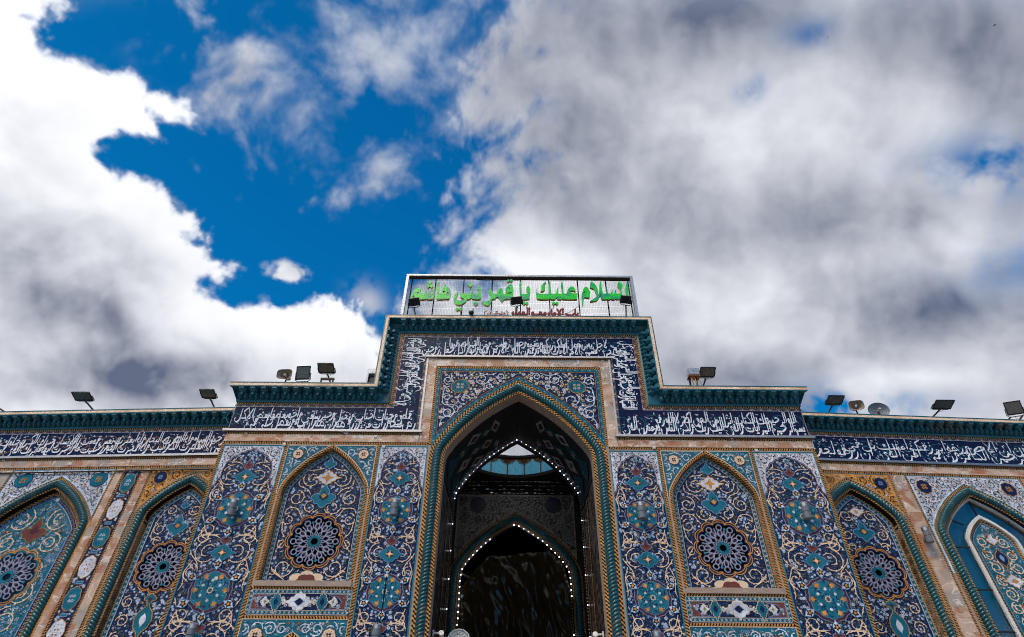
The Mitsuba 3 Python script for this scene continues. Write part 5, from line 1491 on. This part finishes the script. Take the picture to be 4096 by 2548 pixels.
    body = sbox(U0, 0, U1, 11.60)
    for q in cuts: body = body.difference(q)
    put('wall', slab(body, -.40, 0.0, Fw), 'stone', W)
    put('roof', slab(sbox(U0, 11.60, U1, 11.78), -3.0, 0.0, Fw), 'stone', W)
    put('rear_wall', slab(sbox(U0, 0, U1, 11.60), -3.0, -2.8, Fw), 'stone', W)
    put('end_wall', slab(sbox(U1 - .2, 0, U1, 11.60), -2.8, -.4, Fw), 'stone', W)
    return W


WL, WR = wing(-1), wing(1)
SIGN=[([(-355,1586),(-356,1600),(-354,1615),(-348,1629),(-338,1638),(-328,1642),(-327,1635),(-327,1622),(-323,1616),(-317,1613),(-313,1614),(-311,1628),(-308,1634),(-306,1625),(-304,1614),(-299,1613),(-296,1629),(-293,1634),(-291,1621),(-290,1614),(-285,1616),(-284,1634),(-280,1634),(-279,1611),(-281,1593),(-284,1590),(-297,1589),(-304,1591),(-315,1589),(-326,1588),(-337,1593),(-345,1600),(-346,1608),(-350,1600),(-350,1586)],[[(-338,1619),(-333,1622),(-331,1614),(-335,1613)]]),([(-299,1675),(-291,1666),(-297,1657),(-304,1666)],[]),([(-303,1657),(-297,1649),(-302,1641),(-309,1649)],[]),([(-293,1658),(-286,1649),(-291,1641),(-298,1649)],[]),([(-269,1590),(-271,1614),(-273,1657),(-267,1672),(-265,1647),(-263,1616),(-258,1615),(-255,1621),(-255,1637),(-249,1647),(-247,1658),(-241,1650),(-232,1640),(-226,1628),(-225,1614),(-227,1599),(-229,1591),(-242,1591)],[[(-253,1623),(-248,1629),(-244,1625),(-245,1616),(-250,1618)],[(-238,1622),(-234,1622),(-231,1615),(-235,1613)]]),([(-213,1592),(-211,1609),(-205,1619),(-200,1624),(-202,1612),(-205,1599),(-202,1587),(-195,1582),(-185,1586),(-178,1593),(-191,1599),(-191,1609),(-186,1616),(-162,1615),(-158,1617),(-156,1633),(-152,1643),(-151,1623),(-148,1616),(-135,1616),(-131,1628),(-136,1636),(-134,1646),(-131,1652),(-124,1636),(-124,1618),(-125,1593),(-150,1592),(-156,1600),(-159,1592),(-169,1590),(-173,1580),(-182,1570),(-193,1565),(-204,1569),(-211,1579)],[]),([(-163,1669),(-154,1657),(-161,1646),(-170,1657)],[]),([(-141,1583),(-132,1572),(-140,1561),(-148,1572)],[]),([(-200,1554),(-193,1546),(-199,1538),(-205,1546)],[]),([(-189,1554),(-183,1546),(-188,1539),(-195,1546)],[]),([(-121,1581),(-109,1579),(-99,1583),(-92,1593),(-93,1611),(-99,1625),(-93,1636),(-88,1628),(-85,1618),(-79,1615),(-72,1618),(-68,1631),(-61,1640),(-54,1640),(-52,1631),(-50,1619),(-44,1616),(-24,1618),(-23,1625),(-39,1621),(-42,1632),(-40,1644),(-33,1655),(-25,1662),(-19,1652),(-16,1634),(-16,1619),(-17,1604),(-19,1594),(-46,1592),(-53,1580),(-60,1591),(-70,1603),(-77,1593),(-87,1591),(-91,1576),(-98,1563),(-109,1566),(-116,1573)],[[(-64,1625),(-60,1626),(-58,1620),(-61,1617)],[(-34,1645),(-30,1646),(-27,1639),(-32,1638)]]),([(-34,1684),(-29,1677),(-34,1669),(-40,1677)],[]),([(-24,1686),(-19,1679),(-24,1671),(-30,1679)],[]),([(4,1662),(11,1675),(11,1650),(12,1619),(17,1617),(30,1618),(32,1625),(27,1635),(29,1645),(33,1654),(39,1643),(40,1625),(37,1605),(35,1594),(8,1594),(6,1624)],[]),([(19,1583),(24,1575),(19,1567),(13,1575)],[]),([(28,1583),(34,1575),(28,1567),(22,1575)],[]),([(60,1617),(63,1644),(63,1628),(69,1619),(102,1618),(104,1626),(102,1651),(103,1664),(108,1676),(109,1654),(110,1621),(115,1618),(125,1620),(129,1634),(134,1647),(133,1626),(135,1619),(147,1620),(146,1639),(144,1660),(149,1677),(151,1652),(152,1621),(158,1619),(162,1621),(167,1639),(174,1650),(182,1652),(189,1645),(192,1630),(185,1634),(172,1633),(178,1623),(185,1620),(197,1619),(194,1601),(191,1595),(149,1595),(146,1603),(142,1594),(131,1594),(127,1603),(122,1594),(108,1594),(105,1603),(101,1594),(66,1594),(61,1602)],[]),([(78,1638),(78,1654),(85,1665),(94,1676),(93,1667),(87,1660),(90,1654),(90,1641),(85,1632),(75,1630)],[]),([(117,1584),(122,1576),(116,1568),(111,1576)],[]),([(127,1584),(133,1576),(127,1568),(121,1576)],[]),([(210,1607),(213,1622),(218,1640),(226,1651),(233,1648),(238,1635),(240,1625),(237,1607),(236,1602),(225,1604),(218,1602),(215,1584),(212,1559),(211,1567),(210,1589)],[[(215,1624),(221,1631),(226,1628),(219,1622)]]),([(242,1650),(244,1666),(247,1678),(254,1671),(262,1658),(266,1640),(267,1620),(268,1615),(271,1628),(275,1666),(280,1677),(281,1656),(282,1623),(291,1620),(294,1629),(299,1642),(299,1623),(309,1622),(316,1642),(315,1623),(320,1622),(327,1641),(327,1622),(339,1621),(342,1628),(342,1641),(335,1659),(338,1670),(342,1680),(347,1670),(353,1662),(350,1652),(346,1641),(346,1621),(345,1606),(335,1598),(325,1597),(324,1601),(321,1597),(310,1596),(308,1601),(305,1596),(293,1596),(292,1600),(290,1596),(277,1596),(275,1612),(273,1620),(269,1605),(261,1592),(249,1587),(237,1586),(246,1594),(258,1605),(262,1612),(260,1622),(254,1643)],[]),([(361,1649),(365,1665),(369,1675),(370,1660),(368,1629),(367,1612),(362,1612),(360,1634)],[])]

# ------------------------------------------------------------------ the sign on the roof (SIGN: outlines of its letters in centimetres, with their openings)
SG = empty('rooftop_sign', 'rooftop sign of raised green Arabic letters on a wire grid in a grey metal frame', 'sign')
SX0, SX1, SZ0, SZ1, SY = -3.84, 3.94, 14.40, 17.18, .56
for (a, b, c, d) in ((SX0, SX0 + .10, SZ0, SZ1 - .085), (SX1 - .10, SX1, SZ0, SZ1 - .085)):
    put('frame_side', rbox((b - a, .17, d - c), ((a + b) / 2, SY + .085, (c + d) / 2), .006), 'alu', SG)
for i, (a, b) in enumerate(((SX0, -2.55), (-2.55, .55), (.55, 3.2), (3.2, SX1))):
    put('frame_top', rbox((b - a - .004, .17, .083), ((a + b) / 2, SY + .085, SZ1 - .042), .005), 'alu', SG)
put('frame_lining', rbox((SX1 - SX0 - .20, .15, .02), ((SX0 + SX1) / 2, SY + .09, SZ1 - .097), .003), 'iron', SG)
for x in (-3.66, -2.84, -1.87, -.89, .08, 1.06, 2.05, 3.02, 3.80):
    put('post', bar((x, SY + .22, SZ0), (x, SY + .22, SZ1 - .05), .038), 'iron', SG)
wires = []
for x in np.arange(SX0 + .12, SX1 - .1, .052): wires.append(bar((x + rng.uniform(-.004, .004), SY + .15, SZ0 + .05), (x + rng.uniform(-.01, .01), SY + .15, SZ1 - .1), .0042))
for z in np.arange(SZ0 + .1, SZ1 - .1, .052): wires.append(bar((SX0 + .1, SY + .155, z + rng.uniform(-.008, .008)), (SX1 - .1, SY + .155, z + rng.uniform(-.008, .008)), .0042))
put('wire_grid', cat(*wires), 'iron', SG, stuff=True)
for i, (o, hs) in enumerate(SIGN):
    o = np.asarray(o, float) / 100
    sq = np.array(o) if len(o) == 4 else smooth_path(o, 3, closed=True)
    p = Polygon(sq).buffer(0)
    for h in hs: p = p.difference(Polygon(np.asarray(h, float) / 100).buffer(0))
    fr = lambda d0: (lambda v: np.stack([v[:, 0], .45 - v[:, 2], v[:, 1]], -1))
    k = put('letter' if len(o) > 4 else 'letter_dot', slab(p, -.085, 0, fr(0)), 'brass', SG)
    put('face', slab(p.buffer(.004), .001, .008, fr(0)), 'green_sign', k)
    c = p.representative_point()
    if i % 3 == 0: put('letter_stay', bar((c.x, .60, c.y), (c.x, SY + .2, c.y), .02), 'iron', SG)
fm = lambda x0, z0, y: (lambda v: np.stack([x0 + v[:, 0], y - v[:, 2], z0 + v[:, 1]], -1))
g1 = text_solid('باب الإمام محمد الجواد', 2.14, .36, .08, .056)
k = put('small_lettering', slab(g1, -.045, 0, fm(1.93, 15.16, .32)), 'brass', SG, stuff=True); put('face', slab(g1, .001, .006, fm(1.93, 15.16, .32)), 'sign_red', k, stuff=True)
g2 = text_solid('عليه السلام', .58, .18, .06, .026)
par = unary_union([LineString([(x + sx * (.03 - .05 * (t * 2 - 1) ** 2), -.07 + .22 * t) for t in np.linspace(0, 1, 8)]).buffer(.013) for x, sx in ((.06, 1), (-.64, -1))])
g2 = unary_union([g2, par])
k = put('small_lettering', slab(g2.buffer(.022), -.04, 0, fm(-.42, 15.14, .32)), 'white_plastic', SG); put('face', slab(g2, .001, .006, fm(-.42, 15.14, .32)), 'sign_red', k, stuff=True)
put('lettering_rail', bar((-1.15, .36, 14.98), (2.0, .36, 14.98), .04), 'iron', SG)
for x in (-1.0, -.2, .6, 1.4, 1.95): put('rail_post', bar((x, .38, 14.40), (x, .38, 15.0), .03), 'iron', SG)
xs = np.linspace(-.1, 1, 12)
put('cable', tube([(-1.6 + 1.9 * t, SY + .12, SZ1 - .12 - .07 * math.sin(PI * t)) for t in np.linspace(0, 1, 12)], .010, 6), 'black', SG)
put('cable', tube([(1.1 + .9 * t, SY + .05, 15.45 + .35 * t ** 2 - .1 * math.sin(PI * t)) for t in np.linspace(0, 1, 10)], .007, 6), 'black', SG)


# ------------------------------------------------------------------ things on the roofs and walls
def unit(v): v = np.asarray(v, float); return v / np.linalg.norm(v)


def floodlight(label, c, base, n, w=.46, h=.32, legs=1, up=(0, 0, 1), group=None, t=.06):
    """LED floodlight: ribbed housing, glass, yoke, arm"""
    k = empty('floodlight', label, 'floodlight', group)
    c, base, n = np.asarray(c, float), np.asarray(base, float), unit(n)
    x = unit(np.cross(up, n)); y = np.cross(n, x)
    M4 = frame4(c, x, y, n)
    body = [rbox((w, h, t * .55), (0, 0, -t * .1), .012)] + [rbox((.008, h * .8, t * .5), (i, 0, -t * .55), .002) for i in np.linspace(-w * .4, w * .4, 11)]
    put('housing', moved(cat(*body), M4), 'dark_metal', k)
    rim = slab(sbox(-w / 2, -h / 2, w / 2, h / 2).difference(sbox(-w / 2 + .025, -h / 2 + .045, w / 2 - .025, h / 2 - .025)), t * .17, t * .17 + .012, lambda v: v)
    put('rim', moved(trimesh.Trimesh(*rim, process=False), M4), 'dark_metal', k)
    put('glass', moved(rbox((w - .05, h - .07, .006), (0, .01, t * .2), .002), M4), 'lamp_glass', k)
    low = -h / 2 - .05
    yk = np.array([(-w / 2 - .015, 0, -.01), (-w / 2 - .015, low * .8, -.02), (-w / 2 + .06, low, -.02), (w / 2 - .06, low, -.02), (w / 2 + .015, low * .8, -.02), (w / 2 + .015, 0, -.01)])
    put('yoke', moved(tube(yk, .013, 6), M4), 'dark_metal', k)
    foot = c + y * low - n * .02
    if legs == 1: put('arm', tube([foot, base], .024, 8), 'iron', k)
    else:
        for sx in (-1, 1): put('arm', tube([foot + x * sx * w * .36, base + x * sx * w * .42], .024, 8), 'iron', k)
        put('cross_bar', tube([foot * .6 + base * .4 - x * w * .39, foot * .6 + base * .4 + x * w * .39], .018, 6), 'iron', k)
    put('cable', tube([foot + x * w * .2, foot + x * w * .15 - y * .07, foot - x * w * .05 - y * .08, foot - x * w * .1], .006, 5), 'black', k)
    return k


# on the sign
for x, lab in ((-3.34, 'left'), (-.06, 'middle'), (3.46, 'right')):
    z = {-3.34: 15.37, -.06: 15.47, 3.46: 15.55}[x]
    floodlight(f'black floodlight standing before the {lab} end of the green roof sign' if lab != 'middle' else 'black floodlight standing before the middle of the green roof sign', (x, .02, z), (x + (.20 if x < 0 else -.10) * (abs(x) > 1), .10, 14.40), (.10 * np.sign(x + .01) * -1, .62, .42), .36, .26, group='floodlights lighting the roof sign')
G1 = 'floodlights along the roof edges'
floodlight('flat black floodlight on a slanting arm, nearer the middle of the left wall', (-13.46, 1.50, 12.66), (-12.60, 1.60, 11.90), (0, -.24, -.97), .56, .36, group=G1)
floodlight('flat black floodlight on the left wall beside the gateway corner', (-9.62, 1.50, 12.80), (-9.0, 1.60, 11.90), (0, -.26, -.97), .46, .36, group=G1)
floodlight('floodlight at the far left whose slanting grey arm alone shows', (-16.75, 1.60, 12.80), (-15.2, 1.70, 11.90), (0, -.24, -.97), .56, .36, group=G1)
floodlight('square floodlight on two legs on the roof beside the left loudspeaker', (-6.36, .30, 12.74), (-6.20, .35, 11.75), (-.05, -.88, -.30), .42, .42, 2, group=G1)
floodlight('flat floodlight on one slanting pole on the left roof beside the grey cabinet', (-5.72, .30, 12.93), (-5.18, .35, 11.75), (0, -.32, -.95), .48, .36, group=G1)
floodlight('flat floodlight leaning right on the right roof beside the grey box', (5.62, .30, 12.90), (5.12, .35, 11.75), (0, -.32, -.95), .46, .36, group=G1)
floodlight('floodlight on the right wall nearest the gateway, left of the loudspeaker', (9.84, 1.50, 12.76), (9.18, 1.60, 11.90), (0, -.28, -.95), .50, .36, group=G1)
floodlight('flat floodlight on the right wall between the dish and the square lamp', (13.18, 1.55, 12.66), (12.28, 1.65, 11.90), (0, -.26, -.96), .58, .36, group=G1)
floodlight('square floodlight on two legs at the far right end of the wall', (15.35, 1.60, 12.58), (14.85, 1.70, 11.90), (-.28, -.84, -.34), .46, .42, 2, group=G1)
ST = empty('lamp_bracket', 'empty dark metal lamp bracket standing low on the left roof edge', 'bracket')
for sx in (-1, 1): put('leg', bar((-5.63 + sx * .20, .3, 11.75), (-5.60 + sx * .17, .3, 12.52), .04), 'iron', ST)
put('top_bar', bar((-5.80, .3, 12.53), (-5.40, .3, 12.53), .05, .06), 'iron', ST)


def horn(label, c, yaw, w, h, base):
    k = empty('loudspeaker', label, 'loudspeaker')
    n = unit((math.sin(yaw), -math.cos(yaw), -.18)); x = unit(np.cross((0, 0, 1), n)); y = np.cross(n, x)
    M4 = frame4(np.asarray(c, float), x, y, n)
    a = np.linspace(0, 2 * PI, 41)
    sq = lambda p: np.stack([np.sign(np.cos(a)) * np.abs(np.cos(a)) ** p, np.sign(np.sin(a)) * np.abs(np.sin(a)) ** p], -1)
    prof = [(.0, 1.0, .52), (.006, 1.03, .52), (-.02, 1.02, .54), (-.10, .80, .62), (-.20, .50, .8), (-.28, .34, 1.0), (-.36, .34, 1), (-.40, .20, 1)]
    v = np.stack([np.column_stack([sq(p) * s * [w / 2, h / 2], np.full(41, z)]) for z, s, p in prof]); m, q = v.shape[:2]
    def skin(v):
        m, q = v.shape[:2]; i, j = np.meshgrid(np.arange(m - 1), np.arange(q - 1), indexing='ij'); e = (i * q + j).ravel()
        return trimesh.Trimesh(v.reshape(-1, 3), np.vstack([np.stack([e, e + 1, e + q + 1], -1), np.stack([e, e + q + 1, e + q], -1)]), process=False)
    put('horn', moved(skin(v), M4), 'horn', k, smooth=40)
    inn = [(.0, .97, .52), (-.05, .80, .60), (-.12, .52, .8), (-.18, .30, 1.0), (-.20, .02, 1)]
    put('throat', moved(skin(np.stack([np.column_stack([sq(p) * s * [w / 2, h / 2], np.full(41, z)]) for z, s, p in inn])), M4), 'horn', k, smooth=40)
    put('driver', moved(tube([(0, 0, -.19), (0, 0, -.04), (0, 0, -.03)], [.035, .035, .02], 12), M4), 'plaster', k)
    put('bracket', tube([np.asarray(c) - n * .2 - y * h * .3, np.asarray(c) - n * .15 - y * h * .75, base], .022, 6), 'iron', k)


horn('brown horn loudspeaker on the left roof beside the square floodlight', (-6.91, .30, 12.70), -.05, .44, .30, (-6.80, .35, 11.75))
horn('brown horn loudspeaker on the right wall between the floodlight and the dish', (10.44, 1.50, 12.57), -.25, .42, .30, (10.62, 1.6, 11.9))
DI = empty('satellite_dish', 'round grey satellite dish on the edge of the right wall', 'satellite dish')
n = unit((-.15, -.95, -.10)); x = unit(np.cross((0, 0, 1), n)); y = np.cross(n, x); M4 = frame4((11.10, 1.55, 12.43), x, y, n)
rr = np.linspace(0, 1, 9); aa = np.linspace(0, 2 * PI, 41); R0 = .31
v = np.stack([np.column_stack([r * R0 * np.cos(aa) * 1.02, r * R0 * np.sin(aa) * .82, np.full(41, .09 * r * r - .09)]) for r in rr])
m, q = v.shape[:2]; i, j = np.meshgrid(np.arange(m - 1), np.arange(q - 1), indexing='ij'); e = (i * q + j).ravel()
put('reflector', moved(trimesh.Trimesh(v.reshape(-1, 3), np.vstack([np.stack([e, e + 1, e + q + 1], -1), np.stack([e, e + q + 1, e + q], -1)]), process=False), M4), 'lamp_grey', DI, smooth=True)
put('feed', moved(cat(tube([(0, 0, -.09), (0, -.02, .06)], .018, 8), rbox((.07, .05, .06), (0, 0, .08), .008)), M4), 'plaster', DI)
put('mount', tube([(11.10, 1.62, 12.40), (11.10, 1.70, 11.9)], .03, 8), 'iron', DI)
BX = empty('equipment_box', 'grey metal equipment box with conduits on black legs on the right roof', 'equipment box')
put('case', rbox((.34, .22, .26), (5.19, .30, 12.86), .025), 'alu', BX)
put('conduit_plate', rbox((.36, .24, .05), (5.19, .31, 12.70), .01), 'copper', BX)
tm = meshkit.text_mesh('CISCO', .032, .003); tm.apply_transform(np.array([[1, 0, 0, 5.12], [0, 0, -1, .188], [0, 1, 0, 12.84], [0, 0, 0, 1.]])); put('lettering', tm, 'lamp_grey', BX)
for dx in (-.10, .0, .12): put('conduit', tube([(5.19 + dx, .26, 12.70), (5.21 + dx, .26, 12.55), (5.23 + dx, .28, 12.42)], .016, 8), 'brass', BX)
for dx in (-.13, .07): put('leg', bar((5.19 + dx, .36, 11.75), (5.19 + dx, .36, 12.75), .05), 'dark_metal', BX)
CB = empty('roof_cabinet', 'tall grey framed cabinet with black mesh front in the corner of the left roof', 'cabinet')
put('frame', cat(rbox((.06, .5, 1.25), (-4.50, .75, 12.37), .01), rbox((.06, .5, 1.25), (-3.78, .75, 12.37), .01), rbox((.78, .5, .18), (-4.14, .75, 12.98), .01)), 'alu', CB)
put('mesh_front', cat(rbox((.66, .03, 1.1), (-4.14, .60, 12.32), .004), *[bar((-4.45 + .04 * i, .58, 11.8), (-4.45 + .04 * i, .58, 12.88), .008) for i in range(17)]), 'dark_metal', CB)
DC = empty('dome_camera', 'small white and black dome camera hanging before the sign at the roof edge', 'security camera')
put('arm', tube([(-1.44, .05, 14.52), (-1.44, -.30, 14.72), (-1.45, -.36, 14.70)], .018, 6), 'white_plastic', DC)
put('cap', moved(trimesh.creation.cylinder(.075, .10, sections=20), frame4((-1.45, -.38, 14.66), (1, 0, 0), (0, 1, 0), (0, 0, 1))), 'white_plastic', DC, smooth=30)
dm = trimesh.creation.icosphere(3, .082); dm.apply_translation((-1.45, -.38, 14.575)); put('dome', dm, 'dark_metal', DC, smooth=True)


def wall_lamp(label, o, out=(0, -1, 0)):
    k = empty('wall_lamp', label, 'wall lamp', 'cylinder lamps on the tiled piers')
    o, out = np.asarray(o, float), unit(out); c = o + out * .22
    put('shade', moved(cat(trimesh.creation.cylinder(.090, .30, sections=28)), frame4(c - [0, 0, .05], (1, 0, 0), (0, 1, 0), (0, 0, 1))), 'lamp_grey', k, smooth=30)
    put('ring', moved(cat(trimesh.creation.cylinder(.094, .012, sections=28)), frame4(c - [0, 0, .03], (1, 0, 0), (0, 1, 0), (0, 0, 1))), 'dark_metal', k, smooth=30)
    put('collar', moved(cat(trimesh.creation.cylinder(.091, .085, sections=28)), frame4(c + [0, 0, .145], (1, 0, 0), (0, 1, 0), (0, 0, 1))), 'steel', k, smooth=30)
    a = np.linspace(0, 2 * PI, 17)[:-1]
    put('crown', cat(*[rbox((.018, .018, .03), c + [.082 * math.cos(t), .082 * math.sin(t), .20], .003) for t in a]), 'steel', k, stuff=True)
    put('rear_box', rbox((.09, .14, .10), o + out * .08 - [0, 0, .06], .01), 'lamp_grey', k)


wall_lamp('cylinder lamp on the outermost tiled pier left of the gateway arch, upper one', (-6.98, 0, 8.30))
wall_lamp('cylinder lamp on the tiled pier just left of the arch, upper one', (-3.03, 0, 8.34))
wall_lamp('cylinder lamp at the bottom edge on the outer left pier', (-7.03, 0, 5.44))
wall_lamp('cylinder lamp at the bottom edge just left of the arch, below the black cable', (-3.06, 0, 5.46))
wall_lamp('cylinder lamp on the tiled pier just right of the arch, upper one', (3.0, 0, 8.31))
wall_lamp('cylinder lamp on the outer right pier of the gateway, upper one', (7.02, 0, 8.34))
wall_lamp('cylinder lamp at the bottom edge just right of the arch', (2.97, 0, 5.36))
wall_lamp('cylinder lamp on the plain marble pier of the right wall', (10.81, 1.58, 8.42))


def junction(label, x, z, y=0.0, w=.085):
    k = empty('junction_box', label, 'junction box')
    put('cover', rbox((w, .03, w), (x, y - .030, z), .008), 'plaster', k)
    put('screw', cat(*[moved(trimesh.creation.cylinder(.005, .004, sections=8), frame4((x + sx * w * .36, y - .046, z + sz * w * .36), (1, 0, 0), (0, 0, 1), (0, -1, 0))) for sx in (-1, 1) for sz in (-1, 1)]), 'steel', k, stuff=True)


for lab, x, z in (('pale square box at the top right of the outer left pier', -6.21, 10.16), ('pale square box at the top left of the inner left pier', -3.57, 10.12), ('pale square box at the top right of the pier right of the arch', 3.60, 10.16), ('pale square box on the stripe at the top left of the outer right pier', 6.30, 10.10),
                  ('pale square box on the marble band just left of the arch', -3.83, 10.42), ('white square box above the upper lamp left of the arch', -3.10, 8.87), ('white square box above the upper lamp right of the arch', 3.09, 8.82), ('white tilted plate in the lower star of the outer left pier', -6.93, 6.67), ('white square box at the top of the black cable', -3.04, 6.76)):
    junction(lab, x, z)
for lab, x, z, y in (('pale plate on the marble band above the turquoise left arch', -12.9, 10.44, 1.70), ('pale plate at the tip of the turquoise arched panel', -12.86, 9.42, 1.88), ('pale plate at the tip of the dark panel beside the gateway', -9.14, 9.43, 1.68)):
    junction(lab, x, z, y, .10)
CBL = empty('black_cable', 'thin black cable hanging down the tiles left of the arch to a lamp', 'cable')
put('cable', tube([(-3.03, -.05, 6.74), (-3.035, -.03, 6.2), (-3.05, -.04, 5.7), (-3.06, -.16, 5.66)], .016, 6), 'black', CBL)
PI_ = empty('conduit_pipe', 'dark conduit pipe running across the tops of the left wall arches', 'pipe')
put('pipe', tube([WLp for WLp in F_wing(-1)(np.array([[16.0, 10.04, .05], [11.42, 10.055, .05], [8.0, 10.07, .05]]))], .020, 8), 'iron', PI_)
put('clip', cat(*[rbox((.03, .05, .06), F_wing(-1)(np.array([[u, 10.05, .04]]))[0], .004) for u in (8.6, 9.5, 10.4, 11.3, 12.2, 13.2, 14.2)]), 'iron', PI_, stuff=True)
for sx, lab in ((-1, 'white security camera on the left jamb of the dark arch'), (1, 'white security camera on the right jamb of the dark arch')):
    k = empty('security_camera', lab, 'security camera')
    x = sx * 1.92
    put('wall_plate', rbox((.03, .10, .13), (x, .55, 5.70), .006), 'white_plastic', k)
    put('arm', bar((x, .52, 5.70), (x - sx * .16, .48, 5.68), .04), 'white_plastic', k)
    put('body', moved(cat(trimesh.creation.cylinder(.052, .20, sections=20), trimesh.creation.cylinder(.060, .04, sections=20).apply_translation((0, 0, .08))), frame4((x - sx * .20, .44, 5.63), (1, 0, 0), (0, .3, .95), (0, -.95, .3))), 'white_plastic', k, smooth=30)
CK = empty('wall_clock', 'round white clock with Roman numerals hung inside the left jamb of the arch', 'clock')
cc = np.array([-1.37, 1.0, 5.66]); Mc = frame4(cc, (1, 0, 0), (0, .18, .98), (0, -.98, .18)); CR = .265
rim = trimesh.creation.annulus(CR - .022, CR, .07, sections=64); put('rim', moved(rim, Mc), 'plaster', CK, smooth=30)
put('face', moved(trimesh.creation.cylinder(CR - .02, .02, sections=64), Mc), 'plaster', CK)
put('minute_track', moved(cat(*[moved(rbox((.007, .026, .003), (0, CR - .045, .012), .001), trimesh.transformations.rotation_matrix(t, (0, 0, 1))) for t in np.arange(60) * PI / 30]), Mc), 'black', CK, stuff=True)
num = []
for i_, tx in enumerate(['XII', 'XI', 'X', 'IX', 'VIII', 'VII', 'VI', 'V', 'IV', 'III', 'II', 'I']):
    m = meshkit.text_mesh(tx, .058, .003); b = m.bounds; m.apply_translation((-(b[0][0] + b[1][0]) / 2, CR - .135, .012)); num.append(moved(m, trimesh.transformations.rotation_matrix(i_ * PI / 6, (0, 0, 1))))
put('numeral', moved(cat(*num), Mc), 'black', CK, stuff=True)
for ln, w_, a_ in ((.12, .014, .9), (.17, .009, -1.7)): put('hand', moved(moved(rbox((w_, ln, .004), (0, ln / 2, .018), .001), trimesh.transformations.rotation_matrix(a_, (0, 0, 1))), Mc), 'black', CK)
put('bracket', tube([cc + [-.2, .03, 0], (-1.93, 1.03, 5.66)], .02, 8), 'iron', CK)


def bird(label, px, dist, span, roll):
    k = empty('bird', label, 'bird')
    d = _f * 2550 + np.array([px[0], 0, 0]) + _u * px[1]
    c = EYE + unit(d) * dist
    x = unit((math.cos(roll), .25, math.sin(roll))); z = unit(np.cross(x, (-.6, .7, .1))); y = np.cross(z, x)
    M4 = frame4(c, x, y, z)
    b = trimesh.creation.icosphere(2, 1.0); b.apply_scale((.07 * span, .22 * span, .07 * span)); put('body', moved(b, M4), 'black', k, smooth=True)
    for sx in (-1, 1):
        pts = np.array([(0, .08), (.22, .14), (.5, .02), (.30, -.03), (.05, -.10)]) * span
        m = trimesh.creation.extrude_polygon(Polygon(pts * [sx, 1]).buffer(0), .02 * span, engine='earcut')
        m.vertices[:, 2] += .25 * np.abs(m.vertices[:, 0]); put('wing', moved(m, M4), 'black', k)
    put('tail', moved(trimesh.creation.extrude_polygon(Polygon(np.array([(-.03, -.18), (.03, -.18), (.07, -.36), (-.07, -.36)]) * span), .015 * span, engine='earcut'), M4), 'black', k)


bird('small black bird flying in the upper right corner of the sky', (1931, 1190), 90.0, .62, .9)
bird('tiny dark bird flying left of the upper right one', (1264, 1136), 110.0, .30, .3)
